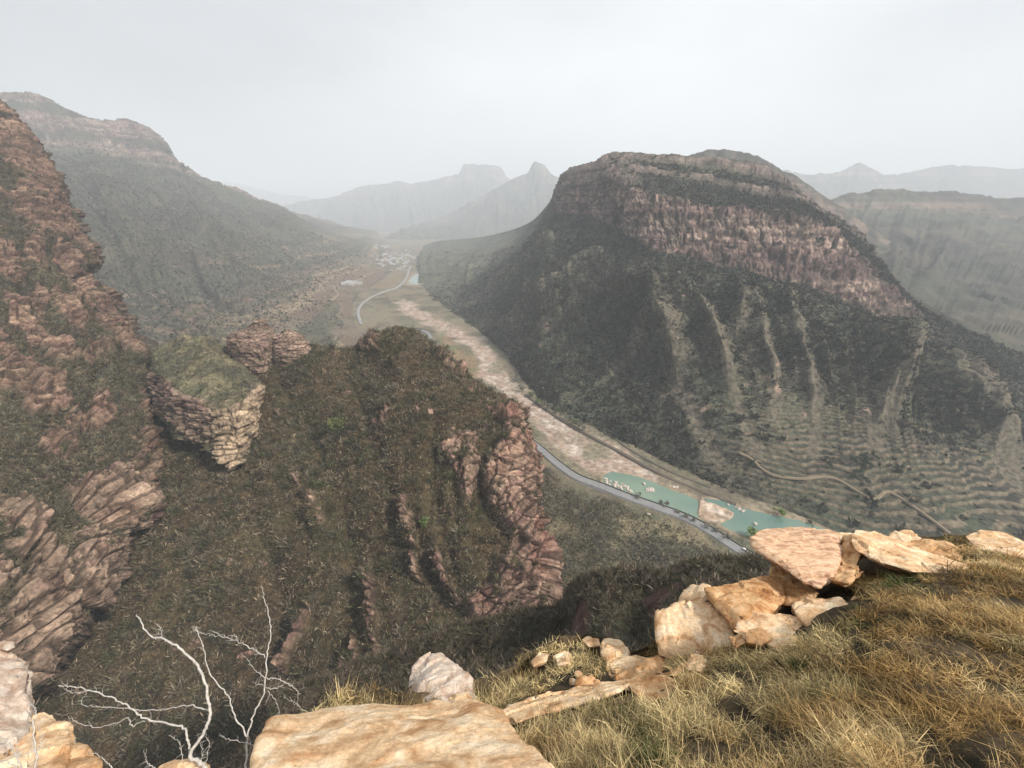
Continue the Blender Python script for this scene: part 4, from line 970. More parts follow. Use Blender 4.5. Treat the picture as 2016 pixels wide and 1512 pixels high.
pillar('rock_pillar', [(627, 508, 511), (630, 500, 520), (640, 497, 524), (647, 482, 528), (655, 458, 533), (668, 455, 537), (688, 460, 539), (700, 470, 538), (715, 482, 536), (730, 492, 533), (745, 495, 535)], 291, .8, 'bulky top-heavy rock pillar with a small cap on the crest of the spur', 501)
pillar('rock_pillar', [(649, 562, 570), (655, 555, 578), (662, 541, 592), (672, 539, 598), (688, 540, 608), (702, 545, 604), (715, 552, 596)], 294, .7, 'lower knobbly rock pillar just right of the taller capped one', 503)

# ================================================================== FOREGROUND LEDGE
GC = [[(600, 1560, 2.6), (600, 1640, 2.2), (600, 1800, 1.5), (600, 2300, .7)], [(630, 1450, 3.2), (630, 1530, 2.6), (630, 1700, 1.7), (630, 2300, .8)], [(700, 1402, 3.7), (700, 1450, 3.0), (700, 1700, 1.7), (700, 2300, .8)], [(830, 1392, 4.3), (830, 1430, 3.6), (830, 1700, 1.7), (830, 2300, .8)],
      [(930, 1380, 4.6), (930, 1420, 3.8), (930, 1700, 1.7), (930, 2300, .8)], [(1000, 1345, 5.2), (1000, 1405, 4.0), (1000, 1600, 2.2), (1000, 2300, .8)], [(1060, 1302, 5.8), (1060, 1380, 4.4), (1060, 1600, 2.2), (1060, 2300, .8)], [(1150, 1272, 6.2), (1150, 1355, 4.5), (1150, 1600, 2.2), (1150, 2300, .8)],
      [(1245, 1300, 6.0), (1250, 1350, 4.6), (1250, 1600, 2.15), (1250, 2300, .8)], [(1310, 1262, 6.2), (1310, 1335, 4.6), (1310, 1600, 2.1), (1310, 2300, .8)], [(1400, 1225, 6.5), (1400, 1305, 4.7), (1400, 1600, 2.1), (1400, 2300, .8)], [(1520, 1185, 6.5), (1520, 1270, 4.7), (1520, 1580, 2.1), (1520, 2300, .8)],
      [(1640, 1125, 6.8), (1640, 1210, 4.8), (1640, 1560, 2.1), (1640, 2300, .8)], [(1760, 1085, 7.2), (1760, 1150, 5.2), (1760, 1560, 2.1), (1760, 2300, .8)], [(1880, 1064, 7.4), (1880, 1130, 5.2), (1880, 1560, 2.1), (1880, 2300, .8)], [(2016, 1078, 7.2), (2016, 1140, 5.0), (2016, 1560, 2.0), (2016, 2300, .8)],
      [(2250, 1110, 6.4), (2250, 1170, 4.6), (2250, 1560, 1.9), (2250, 2300, .8)], [(2600, 1160, 5.6), (2600, 1260, 4.0), (2600, 1600, 1.8), (2600, 2300, .8)], [(3600, 1420, 4.0), (3600, 1600, 3.0), (3600, 2100, 1.5), (3600, 3000, .8)], [(6000, 1800, 2.8), (6000, 2200, 2.2), (6000, 3000, 1.3), (6000, 4400, .7)]]
V, tu, tv = loft([[P(*p) for p in r] for r in GC], 5.0, back=(1.2, 4.0), soft=.8)
V[..., 2] += fbm(V, 1.2, 4, 601) * .16 + fbm(V, .25, 3, 603) * .05
LEDGE = V
C = lerp((.035, .028, .018), (.10, .075, .045), sstep(-.3, .4, fbm(V, .35, 3, 605)))
M_SOIL = vmat('ledge_soil', .08, .6, 1.4, .7, .03, fine2=.04)
finish('ledge_ground', V, C, M_SOIL)

# ---- rocks
def rockmat(name, c1, c2, c3, sc=1.0, streak=(1, 1, 1)):
    m, n, b = new_mat(name); N, L_ = n.nodes, n.links
    b.inputs['Roughness'].default_value = .85
    g = N.new('ShaderNodeNewGeometry'); mp_ = N.new('ShaderNodeMapping'); mp_.inputs['Scale'].default_value = streak; mp_.inputs['Rotation'].default_value = (.3, .5, .4)
    L_.new(g.outputs['Position'], mp_.inputs[0])
    def noise(s, d=6, r=.6, dist=0, src=mp_):
        q = N.new('ShaderNodeTexNoise'); q.inputs['Scale'].default_value = s; q.inputs['Detail'].default_value = d; q.inputs['Roughness'].default_value = r; q.inputs['Distortion'].default_value = dist
        L_.new(src.outputs[0], q.inputs['Vector']); return q
    a = noise(2.6 / sc, 7, .62, .8); r1 = N.new('ShaderNodeValToRGB'); e = r1.color_ramp.elements
    e[0].position = .36; e[0].color = (*c1, 1); e[1].position = .66; e[1].color = (*c3, 1); m_ = e.new(.5); m_.color = (*c2, 1)
    L_.new(a.outputs[0], r1.inputs[0])
    bq = noise(22 / sc, 8, .7); r2 = N.new('ShaderNodeMapRange'); r2.inputs[1].default_value = .3; r2.inputs[2].default_value = .7; r2.inputs[3].default_value = .72; r2.inputs[4].default_value = 1.2
    L_.new(bq.outputs[0], r2.inputs[0])
    # fine cracks
    vo = N.new('ShaderNodeTexVoronoi'); vo.feature = 'DISTANCE_TO_EDGE'; vo.inputs['Scale'].default_value = 5.5 / sc
    wv = N.new('ShaderNodeVectorMath'); wv.operation = 'ADD'; ws = N.new('ShaderNodeVectorMath'); ws.operation = 'SCALE'; ws.inputs['Scale'].default_value = .5 * sc
    nn = noise(4 / sc, 4, .6); L_.new(nn.outputs[1], ws.inputs[0]); L_.new(mp_.outputs[0], wv.inputs[0]); L_.new(ws.outputs[0], wv.inputs[1]); L_.new(wv.outputs[0], vo.inputs['Vector'])
    r3 = N.new('ShaderNodeMapRange'); r3.inputs[1].default_value = 0; r3.inputs[2].default_value = .018; r3.inputs[3].default_value = .62; r3.inputs[4].default_value = 1
    L_.new(vo.outputs['Distance'], r3.inputs[0])
    m1 = N.new('ShaderNodeMath'); m1.operation = 'MULTIPLY'; L_.new(r2.outputs[0], m1.inputs[0]); L_.new(r3.outputs[0], m1.inputs[1])
    mu = N.new('ShaderNodeVectorMath'); mu.operation = 'SCALE'; L_.new(r1.outputs[0], mu.inputs[0]); L_.new(m1.outputs[0], mu.inputs['Scale']); L_.new(mu.outputs[0], b.inputs['Base Color'])
    ad = N.new('ShaderNodeMath'); ad.operation = 'MULTIPLY_ADD'; L_.new(r3.outputs[0], ad.inputs[0]); ad.inputs[1].default_value = .25; L_.new(bq.outputs[0], ad.inputs[2])
    bp = N.new('ShaderNodeBump'); bp.inputs['Strength'].default_value = .6; bp.inputs['Distance'].default_value = .03 * sc
    L_.new(ad.outputs[0], bp.inputs['Height']); L_.new(bp.outputs[0], b.inputs['Normal'])
    return m
R_PALE = rockmat('pale_sandstone', (.49, .28, .14), (.75, .52, .31), (.86, .70, .50), .7)
R_ORANGE = rockmat('orange_sandstone', (.36, .17, .07), (.56, .33, .16), (.70, .48, .28), .6)
R_STREAK = rockmat('streaked_sandstone', (.36, .20, .13), (.62, .40, .25), (.74, .55, .39), .5, (1, 3.2, 3.2))
R_GREY = rockmat('grey_white_limestone', (.38, .26, .19), (.57, .46, .37), (.70, .61, .52), .5)
def hull(name, pts, mat, lab, thick=.25, amp=.05, s=0, res=.035, round_=3, grp=None, cat='rock', blk=.03):
    """convex body from traced front points (px, py, depth); the rear is the same outline moved away and down"""
    F_ = [P(*p) for p in pts]; cen = np.mean(F_, axis=0); F_ = [cen + (p - cen) * 1.09 for p in F_]
    dirv = cen - np.array([0, 0, H]); dirv /= np.linalg.norm(dirv); away = dirv * thick * np.array([1, 1, .3]) + np.array([0, 0, -thick * .8])
    Q = F_ + [cen + (p - cen) * .85 + away for p in F_] + [cen - dirv * thick * .12]
    bm = bmesh.new()
    for q in Q: bm.verts.new(tuple(q))
    r = bmesh.ops.convex_hull(bm, input=bm.verts[:])
    bmesh.ops.delete(bm, geom=[g for g in set(r['geom_interior']) | set(r['geom_unused']) if isinstance(g, bmesh.types.BMVert)], context='VERTS')
    bmesh.ops.triangulate(bm, faces=bm.faces[:])
    for _ in range(7):
        ed = [e for e in bm.edges if e.calc_length() > res * 1.6]
        if not ed or len(bm.verts) > 26000: break
        bmesh.ops.subdivide_edges(bm, edges=ed, cuts=1, use_grid_fill=False); bmesh.ops.triangulate(bm, faces=[f for f in bm.faces if len(f.verts) > 3])
    for _ in range(round_): bmesh.ops.smooth_vert(bm, verts=bm.verts, factor=.5, use_axis_x=True, use_axis_y=True, use_axis_z=True)
    bm.normal_update(); bm.verts.ensure_lookup_table()
    V = np.array([v.co[:] for v in bm.verts]); Nn = np.array([v.normal[:] for v in bm.verts])
    o_ = np.array([s * 3.1, s * 1.7, s * .9]); W = V + o_
    T = W.copy(); T[:, 2] += .35 * W[:, 0] - .2 * W[:, 1]
    h = fbm(W, .45, 5, s) * amp + (ridged(W, .3, 3, s + 4) - .5) * amp * .8 + blocks(T, .24, .09, s + 9, .6) * blk * .55 + blocks(T, .5, .16, s + 12, .6) * blk
    V = V + Nn * h[:, None]
    for v, c in zip(bm.verts, V): v.co = c
    for f in bm.faces: f.smooth = True
    me = bpy.data.meshes.new(name); bm.to_mesh(me); bm.free(); me.materials.append(mat)
    me.set_sharp_from_angle(angle=math.radians(48))
    o = bpy.data.objects.new(name, me); COL.objects.link(o); set_props(o, lab, cat, grp); return o
RK = [
 ('rock_slab', [(1486, 1060, 6.1), (1500, 1050, 6.3), (1522, 1043, 6.6), (1560, 1048, 6.7), (1626, 1044, 6.5), (1642, 1054, 6.3), (1652, 1082, 6.0), (1642, 1108, 5.7), (1634, 1136, 5.45), (1612, 1152, 5.25), (1585, 1144, 5.35), (1540, 1112, 5.75), (1487, 1076, 6.0)], R_STREAK, 'big overhanging slab with a streaked tilted top jutting out over the valley', .30, .03, 1),
 ('rock', [(1530, 1104, 6.3), (1560, 1125, 6.0), (1600, 1150, 5.7), (1612, 1165, 5.6), (1600, 1188, 5.4), (1545, 1188, 5.5), (1512, 1160, 5.8), (1520, 1130, 6.2)], R_ORANGE, 'dark orange pedestal rock beneath the big overhanging slab', .35, .07, 2),
 ('rock_slab', [(1392, 1158, 5.65), (1450, 1160, 5.6), (1495, 1148, 5.75), (1515, 1138, 5.8), (1535, 1150, 5.7), (1540, 1180, 5.45), (1520, 1205, 5.2), (1466, 1216, 5.0), (1455, 1240, 4.9), (1425, 1205, 5.2), (1400, 1180, 5.5)], R_ORANGE, 'tilted orange slab with a sharp left edge below the overhanging slab', .22, .03, 3),
 ('rock', [(1298, 1206, 5.6), (1330, 1196, 5.7), (1392, 1190, 5.6), (1404, 1200, 5.5), (1430, 1232, 5.2), (1438, 1262, 5.0), (1380, 1290, 5.0), (1304, 1285, 5.2), (1298, 1240, 5.4)], R_PALE, 'squarish pale orange block left of the tilted slab with rust grass below', .4, .06, 4),
 ('rock', [(1332, 1194, 5.95), (1345, 1164, 6.2), (1366, 1153, 6.2), (1392, 1158, 6.1), (1388, 1190, 5.8)], R_PALE, 'knobbly pale block rising behind the squarish orange block', .3, .06, 5),
 ('rock', [(1456, 1218, 5.0), (1470, 1210, 5.05), (1532, 1206, 5.1), (1572, 1216, 5.0), (1592, 1236, 4.85), (1560, 1262, 4.6), (1475, 1262, 4.6), (1452, 1242, 4.75)], R_PALE, 'low rounded pale rock in front of the tilted orange slab', .3, .07, 6),
 ('rock', [(1562, 1194, 5.15), (1580, 1184, 5.25), (1650, 1182, 5.2), (1664, 1196, 5.0), (1645, 1236, 4.7), (1605, 1242, 4.65), (1578, 1216, 4.9)], R_PALE, 'pale pink rock with a dark notch between low rounded rock and grass', .3, .06, 7),
 ('rock', [(1660, 1190, 5.1), (1690, 1176, 5.2), (1728, 1178, 5.1), (1722, 1200, 4.9), (1680, 1212, 4.8)], R_PALE, 'small pale rock end sinking into the grass below the dark hollow', .2, .04, 8),
 ('rock', [(1470, 1246, 4.6), (1500, 1242, 4.6), (1512, 1256, 4.5), (1495, 1268, 4.4), (1475, 1264, 4.45)], R_ORANGE, 'fist-shaped tan stone in front of the low rounded rock', .12, .03, 9),
 ('rock', [(1438, 1256, 4.65), (1458, 1250, 4.7), (1468, 1265, 4.5), (1450, 1274, 4.45)], R_ORANGE, 'smallest tan stone at the left foot of the low rounded rock', .1, .02, 10),
 ('rock', [(1654, 1082, 6.0), (1664, 1058, 6.25), (1676, 1052, 6.3), (1692, 1064, 6.1), (1694, 1090, 5.8), (1684, 1116, 5.6), (1660, 1112, 5.7)], R_ORANGE, 'brown rounded block wedged between the two big slabs', .25, .04, 11),
 ('rock_slab', [(1682, 1066, 5.95), (1690, 1046, 6.3), (1714, 1049, 6.4), (1745, 1062, 6.3), (1790, 1076, 6.1), (1850, 1096, 5.8), (1905, 1112, 5.5), (1870, 1126, 5.2), (1795, 1122, 5.2), (1740, 1106, 5.45), (1692, 1084, 5.75)], R_PALE, 'long pale flat slab with a dark undercut right of the overhanging slab', .2, .025, 12),
 ('rock', [(1640, 1056, 6.8), (1655, 1050, 6.9), (1682, 1052, 6.8), (1685, 1062, 6.6), (1650, 1066, 6.6)], R_PALE, 'pale rock strip peeking out behind the brown wedged block', .2, .03, 13),
 ('rock', [(1700, 1052, 6.75), (1722, 1046, 6.9), (1750, 1056, 6.8), (1790, 1078, 6.5), (1760, 1082, 6.4), (1715, 1070, 6.5)], R_PALE, 'cream rock wedge between long pale slab and skyline', .25, .03, 39),
 ('rock', [(1642, 1112, 5.75), (1660, 1108, 5.75), (1690, 1112, 5.6), (1698, 1130, 5.4), (1668, 1146, 5.2), (1640, 1140, 5.35)], R_ORANGE, 'orange-grey rock under the gap between overhanging slab and long slab', .25, .05, 40),
 ('rock', [(1850, 1100, 6.0), (1890, 1092, 6.15), (1925, 1104, 5.95), (1915, 1120, 5.6), (1870, 1116, 5.7)], R_PALE, 'pale rock end emerging from grass at the tail of the long slab', .2, .03, 41),
 ('rock', [(1505, 1262, 4.5), (1560, 1254, 4.55), (1620, 1240, 4.6), (1612, 1262, 4.35), (1540, 1282, 4.2)], R_PALE, 'thin pale rock ledge fading into grass in front of the low rounded rock', .15, .04, 42),
 ('rock', [(1748, 1060, 6.9), (1760, 1045, 7.2), (1790, 1046, 7.2), (1812, 1060, 6.9), (1800, 1068, 6.7), (1760, 1068, 6.7)], R_PALE, 'small white-topped rock on the skyline edge behind the long slab', .25, .05, 14),
 ('rock', [(1768, 1075, 6.5), (1800, 1066, 6.7), (1860, 1068, 6.6), (1888, 1084, 6.3), (1880, 1100, 5.9), (1820, 1092, 6.1)], R_ORANGE, 'pinkish flat rock partly hidden in grass behind the long slab', .2, .03, 15),
 ('rock', [(1905, 1056, 6.8), (1935, 1045, 7.0), (1975, 1050, 6.9), (2020, 1068, 6.5), (2090, 1095, 6.1), (2080, 1115, 5.8), (1990, 1090, 6.1), (1930, 1080, 6.3)], R_PALE, 'pale domed rock on the ledge rim at the upper right edge', .35, .04, 16),
 ('rock_slab', [(1905, 1112, 5.6), (1935, 1102, 5.8), (1980, 1110, 5.7), (2040, 1135, 5.3), (2060, 1165, 4.9), (2000, 1160, 4.9), (1950, 1140, 5.15)], R_PALE, 'pale grooved slab at the right edge below the domed rock', .2, .03, 17),
 ('rock', [(1186, 1276, 5.9), (1192, 1266, 6.1), (1216, 1267, 6.1), (1234, 1280, 5.9), (1238, 1300, 5.6), (1205, 1312, 5.4), (1190, 1298, 5.6)], R_PALE, 'white-topped rock standing highest on the small grassy mound', .28, .05, 18),
 ('rock', [(1198, 1300, 5.55), (1250, 1296, 5.6), (1270, 1303, 5.5), (1262, 1325, 5.2), (1212, 1344, 4.95), (1196, 1322, 5.2)], R_PALE, 'pale rock with a brown front just below the highest mound rock', .28, .05, 19),
 ('rock', [(1214, 1322, 5.1), (1262, 1304, 5.3), (1302, 1294, 5.4), (1306, 1318, 5.1), (1262, 1342, 4.75), (1215, 1352, 4.7)], R_ORANGE, 'broad brown rock between the mound and the narrow rim stones', .28, .06, 20),
 ('rock', [(1150, 1266, 6.3), (1160, 1260, 6.4), (1178, 1262, 6.3), (1182, 1274, 6.1), (1160, 1276, 6.1)], R_PALE, 'round white stone at the top of the grassy mound', .15, .03, 21),
 ('rock', [(1048, 1304, 5.7), (1062, 1288, 5.95), (1082, 1290, 5.9), (1072, 1304, 5.65), (1052, 1314, 5.5)], R_PALE, 'pale flat stone at the left shoulder of the grassy mound', .15, .03, 22),
 ('rock', [(1094, 1296, 5.7), (1108, 1288, 5.8), (1122, 1292, 5.7), (1118, 1308, 5.4), (1100, 1312, 5.4)], R_PALE, 'pale angular stone half buried in the middle of the grassy mound', .12, .03, 23),
 ('rock_slab', [(992, 1412, 3.8), (1008, 1392, 4.0), (1050, 1378, 4.15), (1110, 1364, 4.3), (1170, 1352, 4.4), (1232, 1342, 4.5), (1246, 1352, 4.4), (1190, 1374, 4.1), (1110, 1392, 3.9), (1050, 1404, 3.8), (1020, 1424, 3.65)], R_PALE, 'long narrow cream rim stone edging the grass in the middle', .3, .035, 24),
 ('rock', [(1236, 1346, 4.4), (1270, 1336, 4.5), (1306, 1334, 4.5), (1326, 1344, 4.35), (1326, 1366, 4.1), (1298, 1394, 3.85), (1262, 1378, 4.0)], R_ORANGE, 'orange chipped rock at the right end of the long cream rim stone', .25, .04, 25),
 ('rock_slab', [(1304, 1330, 4.6), (1330, 1318, 4.7), (1352, 1308, 4.75), (1356, 1318, 4.6), (1326, 1332, 4.45)], R_ORANGE, 'finger-like tan stone pointing up to the small cream stone', .12, .02, 26),
 ('rock', [(1354, 1306, 4.75), (1362, 1294, 4.85), (1384, 1292, 4.8), (1394, 1304, 4.65), (1376, 1322, 4.45), (1358, 1320, 4.5)], R_PALE, 'small cream stone in grass above the finger-like tan stone', .16, .03, 27),
 ('boulder', [(812, 1350, 4.9), (820, 1318, 5.1), (842, 1300, 5.2), (862, 1298, 5.25), (880, 1310, 5.1), (905, 1322, 4.9), (922, 1345, 4.7), (938, 1372, 4.5), (900, 1388, 4.4), (850, 1386, 4.4), (826, 1378, 4.5)], R_GREY, 'grey-white cracked boulder standing alone beyond the big smooth boulder', .45, .10, 28),
 ('boulder', [(505, 1600, 2.0), (518, 1512, 2.35), (532, 1450, 2.6), (548, 1420, 2.85), (590, 1408, 3.0), (640, 1402, 3.05), (700, 1398, 3.1), (820, 1390, 3.15), (930, 1389, 3.1), (968, 1402, 3.0), (985, 1430, 2.75), (1022, 1470, 2.45), (1062, 1520, 2.2), (1080, 1620, 1.85), (900, 1750, 1.6), (650, 1750, 1.6), (760, 1500, 2.35)], R_PALE, 'huge smooth cream boulder at the bottom edge in front of the camera', .7, .05, 29),
 ('rock', [(885, 1372, 4.0), (905, 1366, 4.1), (928, 1372, 4.0), (926, 1388, 3.8), (888, 1392, 3.75)], R_PALE, 'small chipped pale stone between grey boulder and big smooth boulder', .12, .03, 30),
 ('boulder', [(-90, 1290, 3.2), (-40, 1262, 3.4), (8, 1282, 3.4), (32, 1290, 3.35), (44, 1325, 3.2), (52, 1400, 2.95), (50, 1442, 2.8), (0, 1470, 2.65), (-80, 1480, 2.5)], R_GREY, 'tall pale boulder at the left edge topped by a white stone', .5, .06, 31),
 ('rock', [(0, 1276, 3.35), (6, 1265, 3.4), (22, 1264, 3.4), (28, 1274, 3.35), (14, 1280, 3.3)], R_GREY, 'little white stone lying on top of the tall left boulder', .06, .008, 32),
 ('rock', [(38, 1450, 2.85), (52, 1424, 3.0), (80, 1418, 3.0), (100, 1425, 2.95), (125, 1440, 2.85), (130, 1475, 2.65), (110, 1540, 2.4), (40, 1560, 2.3)], R_PALE, 'orange-white knobbly rock in the lower left corner behind grey twigs', .3, .06, 33),
 ('rock', [(120, 1492, 2.7), (140, 1470, 2.8), (165, 1478, 2.75), (188, 1505, 2.6), (185, 1560, 2.35), (110, 1570, 2.3)], R_PALE, 'low tan rock in the lower left corner right of the knobbly one', .25, .04, 34),
 ('rock', [(-60, 1490, 2.6), (-10, 1480, 2.65), (30, 1500, 2.5), (40, 1580, 2.2), (-60, 1600, 2.1)], R_PALE, 'pale rock in the extreme lower left corner', .25, .04, 38),
 ('rock', [(318, 1510, 2.7), (345, 1498, 2.75), (372, 1497, 2.75), (410, 1508, 2.7), (415, 1560, 2.4), (315, 1570, 2.35)], R_PALE, 'sliver of cream rock at the bottom edge beneath the bare white branches', .2, .03, 35),
]
for r in RK:
    if r[6] in range(18, 28): r = r[:1] + ([(a_, b_ - 3, c_ * .975) for a_, b_, c_ in r[1]],) + r[2:]
    hull(r[0], r[1], r[2], r[3], r[4], r[5], r[6], res=.012 if r[6] in (9, 10, 32, 22, 23, 21) else (.022 if r[6] != 29 else .016), round_=1 if r[6] not in (29, 24) else 6, blk=.004 if r[6] in (29, 32) else (.016 if r[6] in (24, 12, 1, 16) else .018), cat='boulder' if r[0] == 'boulder' else 'rock')
# loose rubble on the mound
rub = random.Random(12)
for k, (x, y) in enumerate([(1100, 1345), (1115, 1350), (1130, 1348), (1165, 1345), (1180, 1335), (1195, 1348), (1140, 1330), (1075, 1375), (1210, 1335), (1175, 1350), (1085, 1368), (1150, 1350)]):
    p = at([LEDGE], x, y, .02); me = boulder_mesh('stone', (.09, .07, .05), 100 + k, 2, .2); me.materials.append(R_ORANGE if k % 2 else R_PALE)
    o = bpy.data.objects.new('stone', me); COL.objects.link(o); o.location = p; s_ = rub.uniform(.6, 1.5); o.scale = (s_,) * 3; o.rotation_euler = (0, 0, rub.uniform(0, 6))
    set_props(o, 'small reddish rubble stone between the grassy mound and the cream rim stone', 'stone', 'rubble stones by the mound')

# ---- grass
def grass(name, V, mask, n, h0, h1, palette, lab, width=.0024, tuft=.035, ntuft=24, lean=.8):
    c00, c11, c10, c01 = V[:-1, :-1], V[1:, 1:], V[1:, :-1], V[:-1, 1:]
    ar = np.linalg.norm(np.cross(c11 - c00, c01 - c10), axis=-1) * .5
    X, Y, D = project(c00); vis = (X > 480) & (X < 3200) & (Y > 1000) & (Y < 1750)
    wgt = (ar * mask[:-1, :-1] * vis / np.maximum(D, 1.5) ** .8 * np.where(X > 2100, .45, 1)).ravel(); cum = np.cumsum(wgt); cum /= cum[-1]
    nt_ = n // ntuft; idx = np.minimum(np.searchsorted(cum, rng.random(nt_)), len(wgt) - 1)
    i, j = np.divmod(idx, V.shape[1] - 1); a, b = rng.random((nt_, 1)), rng.random((nt_, 1))
    tp_ = c00[i, j] * (1 - a) * (1 - b) + c10[i, j] * a * (1 - b) + c01[i, j] * (1 - a) * b + c11[i, j] * a * b
    TX, TY, TD = project(tp_)
    th = h0 + (h1 - h0) * rng.random(nt_) ** 1.5; tl = rng.normal(size=(nt_, 2)) * .75
    tc_ = palette(tp_, TX, TY)
    base = np.repeat(tp_, ntuft, 0); base[:, :2] += rng.normal(size=(len(base), 2)) * tuft; N_ = len(base)
    hh = np.repeat(th, ntuft) * (.35 + 1.1 * rng.random(N_)); ln = np.repeat(tl, ntuft, 0) * .5 + rng.normal(size=(N_, 2)) * lean
    D_ = np.repeat(TD, ntuft); wd = width * (.6 + .8 * rng.random(N_)) * np.clip(D_ / 3.0, .8, 2.2)
    ts = np.array([0, .38, .72, 1.0]); pts = []
    for t in ts:
        q = base.copy(); q[:, :2] += ln * (hh * t ** 1.7)[:, None]; q[:, 2] += hh * (t - .42 * np.clip(np.hypot(*ln.T), 0, 1.3) * t ** 2.2); pts.append(q)
    ang = rng.random(N_) * 6.28; sv = np.stack([np.cos(ang), np.sin(ang), np.zeros(N_)], -1)
    VV = []
    for q, f in zip(pts, (1, .9, .6, .12)): VV += [q - sv * (wd * f)[:, None], q + sv * (wd * f)[:, None]]
    VV = np.stack(VV, 1); k8 = np.arange(N_)[:, None] * 8
    F = np.concatenate([k8 + np.array([0, 1, 3, 2]), k8 + np.array([2, 3, 5, 4]), k8 + np.array([4, 5, 7, 6])])
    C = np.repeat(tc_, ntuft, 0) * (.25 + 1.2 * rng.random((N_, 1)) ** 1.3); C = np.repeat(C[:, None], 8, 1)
    C[:, :2] *= .6  # blade roots coloured darker, painting in the shade down in the mat
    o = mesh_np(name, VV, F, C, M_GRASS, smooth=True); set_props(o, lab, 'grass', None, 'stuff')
m_, n_, b_ = new_mat('dry_grass'); M_GRASS = m_
a_ = n_.nodes.new('ShaderNodeAttribute'); a_.attribute_name = 'Col'; n_.links.new(a_.outputs[0], b_.inputs['Base Color'])
b_.inputs['Roughness'].default_value = .6
tr_ = n_.nodes.new('ShaderNodeBsdfTranslucent'); n_.links.new(a_.outputs[0], tr_.inputs[0]); ms_ = n_.nodes.new('ShaderNodeMixShader'); ms_.inputs[0].default_value = .3
n_.links.new(b_.outputs[0], ms_.inputs[1]); n_.links.new(tr_.outputs[0], ms_.inputs[2]); n_.links.new(ms_.outputs[0], n_.nodes['Material Output'].inputs[0])
def pal(tp_, X, Y):
    a = fbm(tp_, .7, 3, 701); b = fbm(tp_, .35, 3, 703)
    straw = np.array((.90, .72, .38)); olive = np.array((.31, .25, .11)); rust = np.array((.50, .29, .10)); grn = np.array((.10, .13, .04)); brown = np.array((.17, .12, .065))
    c = lerp(straw, olive, sstep(-.25, .35, a + sstep(1400, 1150, Y) * .35 - .1))
    wr = sstep(-.1, .3, b + sstep(1250, 1800, X) * .35 - .12) * .75
    c = lerp(c, rust, wr * .8); c = lerp(c, brown, sstep(.1, .4, fbm(tp_, .22, 2, 705)) * .7)
    c = lerp(c, grn, sstep(.42, .6, fbm(tp_, .3, 2, 707)))
    return c
X, Y, D = project(LEDGE)
mk = sstep(-4, 10, -inpoly(X, Y, [(1060, 1390), (1330, 1338), (1300, 1300), (1190, 1330), (1080, 1360)]))
mk = mk * sstep(-2, 12, -inpoly(X, Y, [(540, 1430), (960, 1402), (1000, 1440), (1070, 1560), (480, 1700)]))
tvb = np.broadcast_to(tv[None, :], D.shape); mk = mk * sstep(1.0, 1.6, tvb)
mk = mk * sstep(-3, 5, -inpoly(X, Y, [(985, 1425), (1000, 1385), (1110, 1355), (1235, 1330), (1335, 1325), (1335, 1385), (1300, 1405), (1250, 1385), (1120, 1405), (1030, 1432)]))
mk = mk * (1 - .6 * sstep(-5, 10, inpoly(X, Y, [(1030, 1310), (1140, 1255), (1250, 1255), (1300, 1300), (1240, 1340), (1010, 1400)])))
mk = mk * (.06 + .94 * sstep(-.3, .12, fbm(LEDGE, .3, 4, 709)))
mk = mk * (.25 + .75 * sstep(1.9, 2.5, tvb) ) * sstep(-10, 14, -inpoly(X, Y, [(1440, 1275), (1290, 1215), (1330, 1150), (1500, 1040), (1700, 1040), (1900, 1120), (1790, 1130), (1660, 1150), (1720, 1190), (1680, 1225), (1560, 1270)]))
grass('grass', LEDGE, mk, 270000, .03, .095, pal, 'dry straw and rust coloured grass matting the ledge at lower right')
grass('grass', LEDGE, mk * sstep(.05, .25, fbm(LEDGE, .35, 3, 713)), 50000, .045, .115, pal, 'denser dry grass tufts standing in clumps on the ledge')
grass('grass', LEDGE, mk * sstep(-.1, .3, fbm(LEDGE, .6, 2, 711)), 6000, .12, .26, lambda t, x, y: lerp((.68, .52, .26), (.46, .27, .10), sstep(1300, 1800, x)), 'taller pale grass stalks rising from the mat on the ledge', width=.0019, ntuft=5, lean=.35)

# ---- bare branches
M_TWIG = plain('pale_dead_bark', (.45, .42, .38), .85, .02); M_TWIGD = plain('dark_twig_bark', (.10, .075, .055), .9, .05)
def zz(pts, D0, D1, k):
    g = np.random.default_rng(k); n = len(pts); out = []
    for i, (x, y) in enumerate(pts): out.append(P(x * .3472, 1050 + y * .3472, D0 + (D1 - D0) * i / (n - 1)))
    A = cr_interp(np.array(out), np.linspace(0, n - 1, n * 7)); A = A + g.normal(size=A.shape) * .0035; return A
def shrub(lab, trunk, branches, D0, k):
    A0 = zz(trunk[0], D0, trunk[1], k); e = bpy.data.objects.new('bare_shrub', None); COL.objects.link(e); e.location = A0[0]
    def mk_(nm, A, r0, r1): 
        o = tube([(A - A0[0], r0 * .68, r1 * .8)], M_TWIG, nm, e, 7)
    mk_('trunk', A0, trunk[2], trunk[3])
    g2 = np.random.default_rng(k + 900)
    for q, (pts, d0, d1, r0, r1) in enumerate(branches):
        A = zz(pts, d0, d1, k * 50 + q); ps = [(A - A0[0], r0 * .68, r1 * .8)]
        for _ in range(int(len(A) * .3)):
            i = g2.integers(3, len(A)); t_ = A[i] - A[i - 2]; t_ /= np.linalg.norm(t_) + 1e-9; L_ = g2.uniform(.015, .07); B = [A[i] - A0[0]]; dd_ = t_ + g2.normal(size=3) * .7
            for _k in range(4): dd_ = dd_ / np.linalg.norm(dd_) + g2.normal(size=3) * .25; B.append(B[-1] + dd_ / np.linalg.norm(dd_) * L_ / 4)
            ps.append((np.array(B), .0012, .0005))
        tube(ps, M_TWIG, 'branch', e, 6)
    set_props(e, lab, 'bare shrub')
